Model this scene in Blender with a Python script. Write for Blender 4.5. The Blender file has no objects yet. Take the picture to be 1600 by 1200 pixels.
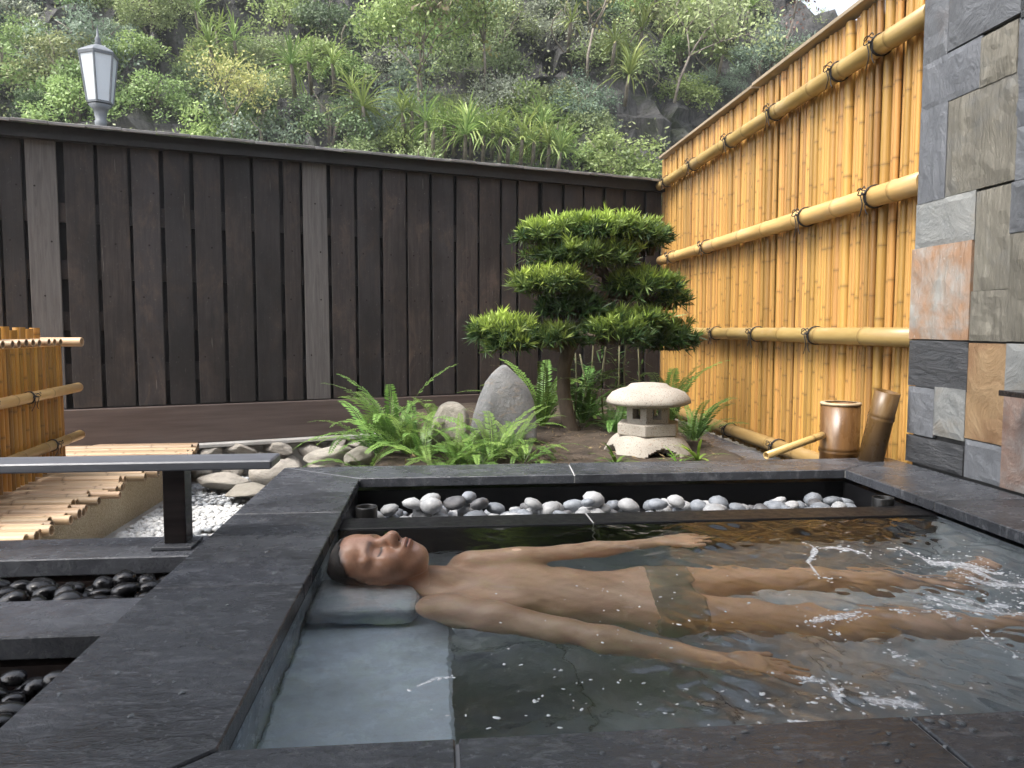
import bpy, bmesh, math, random
import numpy as np
from mathutils import Vector, Matrix, Euler, noise
R = math.radians
random.seed(7); rng = np.random.default_rng(11)
S = bpy.context.scene
COL = S.collection

# ------------------------------------------------------------------ camera
F, H = 1208.0, 0.55                       # focal length in photo pixels (1600 wide), eye height over the pool rim
PITCH = math.atan((600-511)/F); YAW = math.atan((800-686)/F*math.cos(PITCH))
cam = bpy.data.cameras.new('camera'); cam.sensor_width = 36; cam.lens = 36*F/1600
cam.clip_start = .02; cam.clip_end = 400
camo = bpy.data.objects.new('camera', cam); COL.objects.link(camo)
camo.location = (0, 0, H); camo.rotation_euler = (R(90)-PITCH, 0, -YAW)
S.camera = camo
# ------------------------------------------------------------------ sky, sun, exposure
SUN_EL, SUN_AZ = R(56), R(-118)            # azimuth from +Y, towards -X
W = bpy.data.worlds.new('World'); S.world = W; W.use_nodes = True
wn = W.node_tree; bg = wn.nodes['Background']
sky = wn.nodes.new('ShaderNodeTexSky'); sky.sky_type = 'NISHITA'; sky.sun_disc = False
sky.sun_elevation = SUN_EL; sky.sun_rotation = SUN_AZ; sky.air_density = 1.0; sky.dust_density = 4.0
hs = wn.nodes.new('ShaderNodeHueSaturation'); hs.inputs['Saturation'].default_value = .42
wn.links.new(sky.outputs[0], hs.inputs['Color']); wn.links.new(hs.outputs[0], bg.inputs[0])
bg.inputs[1].default_value = .15
sun = bpy.data.lights.new('sun', 'SUN'); sun.energy = 1.5; sun.angle = R(24); sun.color = (1, .96, .9)
suno = bpy.data.objects.new('sun', sun); COL.objects.link(suno)
sd = Vector((math.sin(SUN_AZ)*math.cos(SUN_EL), math.cos(SUN_AZ)*math.cos(SUN_EL), math.sin(SUN_EL)))
suno.rotation_euler = sd.to_track_quat('Z', 'Y').to_euler(); suno.location = (0, 0, 30)
S.view_settings.view_transform = 'Standard'; S.view_settings.look = 'None'
S.view_settings.gamma = 1; S.view_settings.use_curve_mapping = False
S.view_settings.exposure = 1.6
S.cycles.use_denoising = True; S.cycles.max_bounces = 10; S.cycles.transmission_bounces = 8
S.cycles.diffuse_bounces = 4; S.cycles.glossy_bounces = 4; S.cycles.transparent_max_bounces = 8
S.cycles.sample_clamp_indirect = 6.0; S.cycles.adaptive_threshold = .02

# ------------------------------------------------------------------ pixel -> direction helpers
_f = np.array([math.sin(YAW)*math.cos(PITCH), math.cos(YAW)*math.cos(PITCH), -math.sin(PITCH)])
_r = np.array([math.cos(YAW), -math.sin(YAW), 0.]); _u = np.cross(_r, _f); EYE = np.array([0, 0, H])
def ray(px, py):
    d = _f*F+_r*(px-800)+_u*(600-py); return d/np.linalg.norm(d)
def onz(px, py, z): d = ray(px, py); return Vector(EYE+d*(z-H)/d[2])
def onx(px, py, x): d = ray(px, py); return Vector(EYE+d*x/d[0])
def ony(px, py, y): d = ray(px, py); return Vector(EYE+d*y/d[1])
ZW = -.045                                # water level (rim top is z = 0)
def wat(px, py, depth):                   # a point `depth` under the water, seen refracted at a pixel
    p = onz(px, py, ZW); v = np.array(p)-EYE; h = math.hypot(v[0], v[1])
    si = h/np.linalg.norm(v)/1.33; t = math.tan(math.asin(si))*depth
    return Vector((p.x+v[0]/h*t, p.y+v[1]/h*t, ZW-depth))

# ------------------------------------------------------------------ object helpers
def put(o, label=None, cat=None, group=None, kind=None):
    if label: o['label'] = label
    if cat: o['category'] = cat
    if group: o['group'] = group
    if kind: o['kind'] = kind
    return o
def obj(name, me, mat=None, parent=None, loc=(0, 0, 0), rot=(0, 0, 0), scale=(1, 1, 1), **kw):
    o = bpy.data.objects.new(name, me); COL.objects.link(o)
    if mat and me and not me.materials: me.materials.append(mat)
    o.parent = parent; o.location = loc; o.rotation_euler = rot; o.scale = scale
    return put(o, **kw)
def empty(name, loc=(0, 0, 0), rot=(0, 0, 0), **kw):
    o = bpy.data.objects.new(name, None); COL.objects.link(o); o.empty_display_size = .1
    o.location = loc; o.rotation_euler = rot
    return put(o, **kw)
def arr_mesh(name, V, Fc, tone=None, smooth=False):
    V = np.asarray(V, np.float32); Fc = np.asarray(Fc, np.int32); k = Fc.shape[1]; n = len(Fc)
    me = bpy.data.meshes.new(name)
    me.vertices.add(len(V)); me.vertices.foreach_set('co', V.ravel())
    me.loops.add(n*k); me.loops.foreach_set('vertex_index', Fc.ravel())
    me.polygons.add(n); me.polygons.foreach_set('loop_start', np.arange(0, n*k, k, dtype=np.int32))
    me.polygons.foreach_set('use_smooth', np.full(n, smooth))
    if tone is not None:
        a = me.attributes.new('tone', 'FLOAT', 'POINT'); a.data.foreach_set('value', np.asarray(tone, np.float32))
    me.update(calc_edges=True); me.validate()
    return me
class MB:
    def __init__(s): s.v = []; s.f = []; s.t = []
    def add(s, v, f, t=1.0):
        b = len(s.v); s.v += [tuple(x) for x in v]; s.f += [tuple(b+i for i in q) for q in f]
        s.t += list(t) if hasattr(t, '__len__') else [t]*len(v)
    def box(s, c, d, M=None, t=1.0):
        v = [Vector((x*d[0]/2, y*d[1]/2, z*d[2]/2)) for x in (-1, 1) for y in (-1, 1) for z in (-1, 1)]
        v = [(M @ p if M else p)+Vector(c) for p in v]
        s.add(v, [(0, 1, 3, 2), (4, 6, 7, 5), (0, 4, 5, 1), (2, 3, 7, 6), (0, 2, 6, 4), (1, 5, 7, 3)], t)
    def prism(s, poly, z0, z1):
        n = len(poly); v = [(x, y, z0) for x, y in poly]+[(x, y, z1) for x, y in poly]
        s.add(v, [tuple(range(n-1, -1, -1)), tuple(range(n, 2*n))]+[(i, (i+1) % n, n+(i+1) % n, n+i) for i in range(n)])
    def tube(s, path, rad, n=8, cap=True, tones=None, twist=0):
        path = [Vector(p) for p in path]; m = len(path); ref = None; v = []; t = []
        for i, p in enumerate(path):
            d = (path[min(i+1, m-1)]-path[max(i-1, 0)]).normalized()
            if ref is None: ref = Vector((1, 0, 0)) if abs(d.x) < .8 else Vector((0, 1, 0))
            a = (ref-d*ref.dot(d)).normalized(); b = d.cross(a); ref = a
            r = rad[i] if hasattr(rad, '__len__') else rad
            for k in range(n):
                w = 2*math.pi*k/n+twist; v.append(p+(a*math.cos(w)+b*math.sin(w))*r); t.append(tones[i] if tones else 1.0)
        f = [(i*n+k, i*n+(k+1) % n, (i+1)*n+(k+1) % n, (i+1)*n+k) for i in range(m-1) for k in range(n)]
        if cap: f += [tuple(range(n-1, -1, -1)), tuple((m-1)*n+k for k in range(n))]
        s.add(v, f, t)
    def lathe(s, prof, n=24, c=(0, 0), shape=None):
        v = []
        for r, z in prof:
            for k in range(n):
                w = 2*math.pi*k/n; q = shape(w) if shape else 1
                v.append((c[0]+r*q*math.cos(w), c[1]+r*q*math.sin(w), z))
        m = len(prof); s.add(v, [(i*n+k, i*n+(k+1) % n, (i+1)*n+(k+1) % n, (i+1)*n+k) for i in range(m-1) for k in range(n)])
    def mesh(s, name, smooth=False, bevel=0, seg=1):
        me = bpy.data.meshes.new(name); me.from_pydata(s.v, [], s.f)
        if not bevel:
            a = me.attributes.new('tone', 'FLOAT', 'POINT'); a.data.foreach_set('value', s.t)
        else:
            bm = bmesh.new(); bm.from_mesh(me); bmesh.ops.remove_doubles(bm, verts=bm.verts, dist=1e-5)
            bmesh.ops.recalc_face_normals(bm, faces=bm.faces)
            es = [e for e in bm.edges if len(e.link_faces) == 2 and e.calc_face_angle(0) > .5]
            bmesh.ops.bevel(bm, geom=es, offset=bevel, segments=seg, profile=.5, affect='EDGES'); bm.to_mesh(me); bm.free()
        for p in me.polygons: p.use_smooth = smooth
        me.update(); return me

# ------------------------------------------------------------------ materials
class G:
    def __init__(s, name):
        s.m = bpy.data.materials.new(name); s.m.use_nodes = True; s.t = s.m.node_tree
        s.b = s.t.nodes['Principled BSDF']; s.out = s.t.nodes['Material Output']
    def n(s, typ, ins=None, **kw):
        x = s.t.nodes.new('ShaderNode'+typ)
        for k, v in kw.items(): setattr(x, k, v)
        for k, v in (ins or {}).items():
            if isinstance(v, bpy.types.NodeSocket): s.t.links.new(v, x.inputs[k])
            else: x.inputs[k].default_value = v
        return x
    def l(s, a, b): s.t.links.new(a, b)
    def coord(s, stretch=(1, 1, 1)):
        tc = s.n('TexCoord'); oi = s.n('ObjectInfo')
        mu = s.n('VectorMath', {0: oi.outputs['Random'], 1: (31.7, 17.3, 23.9)}, operation='MULTIPLY')
        ad = s.n('VectorMath', {0: tc.outputs['Object'], 1: mu.outputs[0]}, operation='ADD')
        s.rand = oi.outputs['Random']
        return s.n('Mapping', {'Vector': ad.outputs[0], 'Scale': stretch}).outputs[0]
    def noise(s, vec, scale, detail=5, rough=.6, dist=0): return s.n('TexNoise', {'Vector': vec, 'Scale': scale, 'Detail': detail, 'Roughness': rough, 'Distortion': dist}).outputs['Fac']
    def ramp(s, fac, a, b, lo=0., hi=1.): return s.n('MapRange', {'Value': fac, 1: a, 2: b, 3: lo, 4: hi}).outputs[0]
    def mix(s, fac, a, b, mode='MIX'):
        x = s.n('Mix', data_type='RGBA', blend_type=mode, clamp_factor=True)
        for i, v in ((0, fac), (6, a), (7, b)):
            if isinstance(v, bpy.types.NodeSocket): s.t.links.new(v, x.inputs[i])
            else: x.inputs[i].default_value = (*v, 1) if isinstance(v, tuple) else v
        return x.outputs[2]
    def vary(s, col, amt, hue=0):
        v = s.ramp(s.rand, 0, 1, 1-amt, 1+amt)
        x = s.n('HueSaturation', {'Color': col, 'Value': v})
        if hue:
            w = s.n('TexWhiteNoise', {'W': s.rand}, noise_dimensions='1D').outputs['Value']; s.l(s.ramp(w, 0, 1, .5-hue, .5+hue), x.inputs['Hue'])
        return x.outputs[0]
    def bump(s, h, strength, dist=.01, nrm=None):
        d = {'Height': h, 'Strength': strength, 'Distance': dist}
        if nrm: d['Normal'] = nrm
        return s.n('Bump', d).outputs[0]
    def attr(s, name='tone'): return s.n('Attribute', attribute_name=name).outputs['Fac']
    def fin(s, col=None, rough=None, nrm=None, spec=None):
        for k, v in (('Base Color', col), ('Roughness', rough), ('Normal', nrm), ('Specular IOR Level', spec)):
            if v is None: continue
            if isinstance(v, bpy.types.NodeSocket): s.l(v, s.b.inputs[k])
            else: s.b.inputs[k].default_value = (*v, 1) if isinstance(v, tuple) else v
        return s.m
def mat(name, c1, c2, scale=8, stretch=(1, 1, 1), rough=(.5, .7), bump=.2, bscale=40, bdist=.004, rnd=0., hue=0, spec=.5, lo=.35, hi=.65):
    g = G(name); v = g.coord(stretch); n = g.noise(v, scale)
    c = g.mix(g.ramp(n, lo, hi), c1, c2)
    if rnd or hue: c = g.vary(c, rnd, hue)
    n2 = g.noise(v, bscale)
    return g.fin(c, g.ramp(n2, .3, .7, *rough), g.bump(n2, bump, bdist) if bump else None, spec)

def slate_rim(name, base=(.042, .045, .052), pale=(.22, .225, .24), r=(.07, .42), sp=.5):
    g = G(name); v = g.coord(); n = g.noise(v, 5, 8, .7); n2 = g.noise(v, 26, 6, .7, .6)
    st = g.n('Mapping', {'Vector': v, 'Scale': (6, 15, 6), 'Rotation': (0, 0, .5)}).outputs[0]; n3 = g.noise(st, 3, 6, .72, .4)
    c = g.mix(g.ramp(n, .3, .75), base, tuple(x*1.9 for x in base))
    c = g.mix(g.ramp(n3, .52, .70, 0, .6), c, pale); sp_ = g.noise(v, 75, 4, .7); c = g.mix(g.ramp(sp_, .60, .70, 0, .55), c, pale); bl_ = g.noise(v, 2.2, 5, .6); c = g.mix(g.ramp(bl_, .55, .68, 0, .55), c, tuple(x*.45 for x in base))
    c = g.mix(g.ramp(n2, .6, .8, 0, .5), c, tuple(x*.5 for x in base))
    h = g.n('Math', {0: n3, 1: n2}, operation='ADD').outputs[0]
    return g.fin(c, g.ramp(n, .32, .68, *r), g.bump(sp_, .25, .003, g.bump(h, .42, .008)), sp)
def wall_slate(name, a, b, rust, amt, fol=(1, 1, 1), bump=.6):
    g = G(name); v = g.coord((1, 1, 1)); f = g.n('Mapping', {'Vector': v, 'Scale': fol, 'Rotation': (.6, 0, 0)}).outputs[0]
    n = g.noise(v, 4, 8, .65, .3); n2 = g.noise(f, 7, 10, .7, .8); n3 = g.noise(v, 60, 4, .7)
    c = g.mix(g.ramp(n2, .32, .68), a, b); c = g.mix(g.ramp(n, .62-amt*.45, .72-amt*.3, 0, min(1, amt*1.6)), c, rust)
    c = g.mix(g.ramp(n3, .62, .75, 0, .4), c, tuple(min(1, x*1.9) for x in b))
    c = g.vary(c, .12)
    return g.fin(c, .55, g.bump(n3, .25, .003, g.bump(n2, bump, .03)), .4)
def bamboo(name, a, b, weather=(.45, .38, .3), wamt=.5, rough=.34, dark=(.10, .055, .02)):
    g = G(name); v = g.coord((1, 1, .12)); n = g.noise(v, 30, 5); n2 = g.noise(g.coord((1, 1, .35)), 9, 6, .7)
    c = g.mix(g.ramp(n, .3, .7), a, b); c = g.vary(c, .36, .007)
    c = g.mix(g.ramp(n2, .55, .72, 0, wamt), c, weather)
    c = g.mix(g.ramp(g.attr(), 0, 1, .72, 0), c, dark)
    return g.fin(c, g.ramp(n2, .4, .7, rough, rough+.2), g.bump(n, .12, .002), .5)
def leafmat(name, c1, c2, trans=.35, rnd=.2, hue=.02, rough=.45):
    if name.startswith('leaf_') or name.startswith('dragon'):
        f_ = lambda c: tuple(.80*x+.20*(.3*c[0]+.6*c[1]+.1*c[2]) for x in c); c1, c2 = f_(c1), f_(c2)
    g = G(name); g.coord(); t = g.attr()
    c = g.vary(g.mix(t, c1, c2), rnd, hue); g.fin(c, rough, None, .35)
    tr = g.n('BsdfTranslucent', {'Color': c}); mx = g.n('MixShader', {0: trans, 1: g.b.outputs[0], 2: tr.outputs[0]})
    g.l(mx.outputs[0], g.out.inputs[0]); return g.m

M_rim = slate_rim('slate_coping')
M_slab = slate_rim('slate_step', (.09, .094, .105), (.24, .25, .265))
M_grout = mat('grout', (.42, .42, .42), (.55, .55, .54), bump=0, rough=(.8, .9))
M_black = mat('black_stone', (.006, .006, .007), (.010, .010, .011), rough=(.3, .5), bump=.1, spec=.25)
M_poolwall = slate_rim('pool_stone', (.33, .37, .40), (.50, .53, .55))
M_bench = slate_rim('bench_stone', (.46, .53, .60), (.60, .66, .72))
M_wood = None
M_bam = bamboo('golden_bamboo', (.52, .30, .085), (.30, .150, .034), weather=(.60, .46, .28), wamt=.4)
M_bam_rail = bamboo('bamboo_rail', (.50, .345, .14), (.38, .24, .085), wamt=.35, rough=.3)
M_bam_deck = bamboo('weathered_bamboo', (.46, .33, .21), (.36, .23, .12), weather=(.58, .52, .46), wamt=.8, rough=.42)
M_bam_left = bamboo('amber_bamboo', (.48, .25, .045), (.30, .14, .025), weather=(.62, .55, .45), wamt=.55)
M_bam_dark = bamboo('wet_bamboo', (.20, .105, .035), (.10, .05, .018), weather=(.30, .22, .13), wamt=.5, rough=.25)
M_hollow = mat('bamboo_inside', (.05, .028, .012), (.09, .05, .022), bump=0, rough=(.8, .9))
M_cutend = mat('bamboo_cut', (.55, .43, .28), (.42, .31, .18), bump=0, rough=(.7, .8))
M_cord = mat('black_cord', (.012, .011, .012), (.03, .028, .03), rough=(.6, .8), bump=.3, bscale=200)

# ------------------------------------------------------------------ layout (metres; x along the pool, y away, z up)
XL, XR, YN, YF = -.29, 1.555, 1.005, 2.82      # pool opening
XLo, YFo, YNo = -.61, 3.075, .70               # outer edges of the coping
XW = 1.895                                     # stone wall / bamboo fence plane
TH = .034                                      # coping thickness
CORNER = Vector((XW+.085, 6.88, 0)); FA = R(19)
FD = Vector((math.cos(FA), math.sin(FA), 0)); FN = Vector((math.sin(FA), -math.cos(FA), 0))   # along and outward of the wood fence
def onfence(px, py, off=0):
    n = np.array(FN); d = ray(px, py); c = np.array(CORNER+FN*off)
    p = Vector(EYE+d*(n@(c-EYE))/(n@d)); return (p-CORNER).dot(FD), p.z        # distance along the fence (negative to the left), height

# ------------------------------------------------------------------ terrain
def sstep(a, b, x): t = min(1, max(0, (x-a)/(b-a))); return t*t*(3-2*t)
def hz(x, y):
    y0 = 11.2+1.3*noise.noise((x*.14, 3.1, 0))+.6*noise.noise((x*.4, 8, 0))
    s = y-y0
    if s < 0: return -.62
    z = -.62+1.22*s+.9*noise.noise((x*.35, y*.3, 1.7))*min(1, s*.5)
    zr = 22-15.1*sstep(3.2, 9.6, x)+.6*noise.noise((x*.3, 0, 9))
    if z > zr: z = zr+.12*(z-zr)
    return z
def onhill(px, py):
    d = ray(px, py); t = 9.
    while t < 60:
        p = EYE+d*t
        if p[2] < hz(p[0], p[1]): return Vector((p[0], p[1], hz(p[0], p[1])))
        t += .12
    return None
g = G('earth'); v = g.coord(); n = g.noise(v, 1.3, 6)
M_earth = g.fin(g.mix(g.ramp(n, .3, .7), (.05, .04, .03), (.09, .075, .05)), .95)
g = G('cliff_rock'); v = g.coord(); n = g.noise(v, .9, 9, .7); st = g.n('Mapping', {'Vector': v, 'Scale': (2.2, 2.2, .35)}).outputs[0]
n2 = g.noise(st, 2.4, 8, .7); cr = g.noise(v, 5, 8, .75)
c = g.mix(g.ramp(n2, .35, .65), (.05, .05, .05), (.19, .185, .18)); c = g.mix(g.ramp(n, .52, .62, 0, .8), c, (.05, .065, .03))
c = g.mix(g.ramp(n2, .68, .76), c, (.34, .33, .31))
M_cliff = g.fin(c, .85, g.bump(cr, .9, .25, g.bump(n2, .8, .3)))
obj('ground', arr_mesh('ground', [(-70, -40, -.64), (70, -40, -.64), (70, 90, -.64), (-70, 90, -.64)], [(0, 1, 2, 3)]), M_earth, kind='structure')
nx, ny = 190, 150
V = []
for j in range(ny):
    for i in range(nx):
        x = -27+54*i/(nx-1); y = 10+30*j/(ny-1); z = hz(x, y)
        k = .35*min(1, max(0, z)); q = Vector((x*1.3, y*1.3, z*1.1))
        V.append((x+k*noise.noise(q), y+k*2*noise.noise(q*1.7+Vector((5, 0, 0)))+k*.6*noise.noise(q*4), z+k*noise.noise(q*2.3+Vector((0, 9, 0)))))
Fc = [(j*nx+i, j*nx+i+1, (j+1)*nx+i+1, (j+1)*nx+i) for j in range(ny-1) for i in range(nx-1)]
obj('hillside', arr_mesh('hillside', V, Fc), M_cliff, kind='structure')

# ------------------------------------------------------------------ the pool
def poly_part(name, poly, z0, z1, m, parent, bev=.002):
    mb = MB(); mb.prism(poly, z0, z1); return obj(name, mb.mesh(name, bevel=bev), m, parent)
pool = empty('pool', (0, 0, 0), kind='structure')
g_ = .0028                                          # half a joint
def shrink(poly, d):
    c = Vector((sum(p[0] for p in poly)/len(poly), sum(p[1] for p in poly)/len(poly))); n = len(poly); out = []
    for i in range(n):
        a, b, e = Vector(poly[i-1]), Vector(poly[i]), Vector(poly[(i+1) % n])
        n1 = Vector((-(b-a).y, (b-a).x)).normalized(); n2 = Vector((-(e-b).y, (e-b).x)).normalized()
        m = n1+n2; out.append(tuple(b+m*(d/max(.3, 1+n1.dot(n2)))))
    return out
slabs = []
yl = [YN, 1.66, 2.31, YF]                           # left run, mitred at both ends
slabs += [[(XLo, YNo), (XL, YN), (XL, yl[1]), (XLo, yl[1])], [(XLo, yl[1]), (XL, yl[1]), (XL, yl[2]), (XLo, yl[2])], [(XLo, yl[2]), (XL, yl[2]), (XL, YF), (XLo, YFo)]]
xf = [XL, .52, XR]                                  # far run
slabs += [[(XLo, YFo), (XL, YF), (xf[1]-.02, YF), (xf[1], YFo)], [(xf[1], YFo), (xf[1]-.02, YF), (XR, YF), (XW-.006, YFo)]]
slabs += [[(XR, YF), (XR, 2.28), (XW-.006, 2.28), (XW-.006, YFo)], [(XR, 2.28), (XR, 1.6), (XW-.006, 1.6), (XW-.006, 2.28)], [(XR, 1.6), (XR, YN), (XW-.006, YNo), (XW-.006, 1.6)]]
slabs += [[(XLo, YNo), (.02, YNo), (.02, YN), (XL, YN)], [(.02, YNo), (.66, YNo), (.66, YN), (.02, YN)], [(.66, YNo), (1.2, YNo), (1.2, YN), (.66, YN)], [(1.2, YNo), (XW-.006, YNo), (XR, YN), (1.2, YN)]]
for p in slabs:
    a = sum(p[i][0]*p[(i+1) % 4][1]-p[(i+1) % 4][0]*p[i][1] for i in range(4))
    if a < 0: p = p[::-1]
    poly_part('coping_slab', shrink(p, g_), -TH, 0, M_rim, pool, .0025)
def frame_part(name, o, i, z0, z1, m):              # rectangular ring, o and i = (x0,x1,y0,y1)
    mb = MB(); P = lambda r, z: [(r[0], r[2], z), (r[1], r[2], z), (r[1], r[3], z), (r[0], r[3], z)]
    v = P(o, z0)+P(o, z1)+P(i, z0)+P(i, z1)
    f = []
    for k in range(4):
        j = (k+1) % 4; f += [(k, j, 4+j, 4+k), (8+j, 8+k, 12+k, 12+j), (4+k, 4+j, 12+j, 12+k), (j, k, 8+k, 8+j)]
    mb.add(v, f); return obj(name, mb.mesh(name), m, pool)
frame_part('mortar_bed', (XLo+.01, XW-.012, YNo+.01, YFo-.01), (XL-.008, XR+.008, YN-.008, YF+.008), -.033, -.006, M_grout)
YK0, YK1 = 2.27, 2.395                              # overflow kerb
IX0, IX1, IY0, IY1 = XL-.012, XR+.012, YN-.012, YF+.03
ZF = -.62
frame_part('basin_wall', (XLo+.015, XW-.015, YNo+.015, YFo-.015), (IX0, IX1, IY0, IY1), ZF-.05, -.051, M_black)
def quadwall(name, pts, m):
    return obj(name, arr_mesh(name, pts, [(0, 1, 2, 3)]), m, pool)
e = .002
# stone lining below the coping
quadwall('lining', [(IX0+e, IY0, ZF), (IX0+e, YK0, ZF), (IX0+e, YK0, -.05), (IX0+e, IY0, -.05)], M_poolwall)
quadwall('lining', [(IX1-e, YK0, ZF), (IX1-e, IY0, ZF), (IX1-e, IY0, -.05), (IX1-e, YK0, -.05)], M_poolwall)
quadwall('lining', [(IX0, IY0+e, ZF), (IX1, IY0+e, ZF), (IX1, IY0+e, -.05), (IX0, IY0+e, -.05)], M_poolwall)
for k in range(6):                                  # floor and kerb tiles
    for j in range(4):
        x0 = IX0+(IX1-IX0)*k/6; x1 = IX0+(IX1-IX0)*(k+1)/6; y0 = IY0+(YK0-IY0)*j/4; y1 = IY0+(YK0-IY0)*(j+1)/4
        mb = MB(); mb.box(((x0+x1)/2, (y0+y1)/2, ZF-.01), (x1-x0-.004, y1-y0-.004, .02)); obj('floor_tile', mb.mesh('floor_tile', bevel=.002), M_poolwall, pool)
mb = MB(); mb.box(((IX0+IX1)/2, (IY0+YK0)/2, ZF-.035), (IX1-IX0, YK0-IY0, .03)); obj('floor_bed', mb.mesh('floor_bed'), M_grout, pool)
for x0, x1 in ((IX0+.003, .46), (.4635, IX1-.003)):
    mb = MB(); mb.prism([(x0, YK0), (x1, YK0), (x1+.0, YK1), (x0, YK1)], -.3, ZW+.004); obj('overflow_kerb', mb.mesh('overflow_kerb', bevel=.003), M_black, pool)
mb = MB(); mb.prism([(IX0+.003, YK0+.006), (IX1-.003, YK0+.006), (IX1-.003, YK1-.006), (IX0+.003, YK1-.006)], ZF, -.301); obj('kerb_wall', mb.mesh('kerb_wall'), M_poolwall, pool)
mb = MB(); mb.prism([(.4605, YK0+.003), (.463, YK0+.003), (.463, YK1-.003), (.4605, YK1-.003)], -.29, ZW+.0035); obj('kerb_joint', mb.mesh('kerb_joint'), M_grout, pool)
mb = MB(); mb.box(((IX0+IX1)/2, (YK1+IY1)/2, -.155), (IX1-IX0-.006, IY1-YK1-.004, .03)); obj('trough_floor', mb.mesh('trough_floor'), M_black, pool)
# submerged ledge and headrest on the left
ZB = ZW-.17
mb = MB(); mb.box(((IX0+.02)/2+.002, (IY0+1.86)/2, (ZB+ZF)/2), (.02-IX0-.004, 1.86-IY0-.008, ZB-ZF)); obj('submerged_ledge', mb.mesh('submerged_ledge', bevel=.006), M_bench, pool)
mb = MB(); mb.box(((IX0-.05)/2, 1.81, ZW-.128), (-.05-IX0-.006, .26, .085), Euler((R(-4), 0, 0)).to_matrix()); obj('headrest', mb.mesh('headrest', bevel=.028, seg=4), M_poolwall, pool)

# ------------------------------------------------------------------ water
WX = np.linspace(IX0+.004, IX1-.004, 330); WY = np.linspace(IY0+.004, YK0-.001, 240)
gx, gy = np.meshgrid(WX, WY); zz = np.zeros_like(gx)
for k in range(70):
    lam = .035*(2.6**(rng.random()*2.4)); a = rng.random()*2*math.pi
    amp = .00024*(lam/.1)**.9
    env = .32+1.5/(1+np.exp(-(gx-.75)*5))             # livelier towards the inlet on the right
    zz += amp*env*np.sin((gx*math.cos(a)+gy*math.sin(a))*2*math.pi/lam+rng.random()*6.28)
for (cx, cy, w, am) in ((-.02, 1.74, .05, .002), (1.5, 1.75, .08, .006), (.1, 1.62, .05, .0016)):
    rr = np.hypot(gx-cx, gy-cy); zz += am*np.exp(-rr/(w*3))*np.cos(rr/w*3.2)
zz += ZW
edge = np.minimum.reduce([gx-WX[0], WX[-1]-gx, gy-WY[0], WY[-1]-gy]); zz = ZW+(zz-ZW)*np.clip(edge/.05, 0.15, 1)
n1, n2_ = len(WX), len(WY)
I = np.arange(n1*n2_).reshape(n2_, n1); Fw = np.stack([I[:-1, :-1], I[:-1, 1:], I[1:, 1:], I[1:, :-1]], -1).reshape(-1, 4)
g = G('water_surface'); g.t.nodes.remove(g.b)
v = g.coord(); nn = g.noise(v, 30, 4, .55, .6)
gl = g.n('BsdfGlass', {'Color': (.95, .97, .97, 1), 'Roughness': 0.0, 'IOR': 1.33, 'Normal': g.bump(nn, .13, .006)})
g.l(gl.outputs[0], g.out.inputs[0])
obj('water', arr_mesh('water', np.stack([gx, gy, zz], -1).reshape(-1, 3), Fw, smooth=True), g.m, kind='structure')
def water_z(x, y):
    i = int(np.clip(np.searchsorted(WX, x), 0, n1-1)); j = int(np.clip(np.searchsorted(WY, y), 0, n2_-1)); return float(zz[j, i])

# ------------------------------------------------------------------ slabs, troughs and floor on the left
ZS = -.02
def step_slab(y0, y1, label):
    mb = MB(); mb.box((-1.46, (y0+y1)/2, ZS-.022), (1.694, y1-y0, .044))
    obj('stone_slab', mb.mesh('stone_slab', bevel=.003), M_slab, label=label, cat='slab')
step_slab(1.965, 2.155, 'dark slate slab that carries the bench post')
step_slab(1.465, 1.665, 'dark slate slab lying between the two black pebble troughs')
M_trough = mat('trough_side', (.018, .009, .007), (.03, .016, .012), rough=(.5, .8))
mb = MB(); mb.box((-1.46, 1.45, -.22), (1.69, 1.42, .20)); mb.box((-1.46, 2.05, -.13), (1.69, .17, .10)); mb.box((-1.46, 1.565, -.13), (1.69, .18, .10)); mb.box((-1.46, .86, -.12), (1.69, .30, .10))
obj('trough_base', mb.mesh('trough_base'), M_trough, kind='structure')
mb = MB(); mb.box((-.2, -1.0, -.06), (4.6, 3.38, .05)); obj('floor', mb.mesh('floor'), M_slab, kind='structure')
mb = MB(); mb.box((-1.46, .86, -.042), (1.69, .318, .044)); obj('stone_slab', mb.mesh('stone_slab', bevel=.003), M_slab, label='dark slate slab along the edge of the near pebble trough', cat='slab')
mb = MB(); mb.box((.65, .69, -.30), (2.5, .02, .44)); mb.box((.65, 3.06, -.32), (2.48, .02, .52)); mb.box((XLo+.012, 1.9, -.33), (.02, 2.3, .54))
obj('pool_outer_wall', mb.mesh('pool_outer_wall'), M_black, pool)

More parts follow.
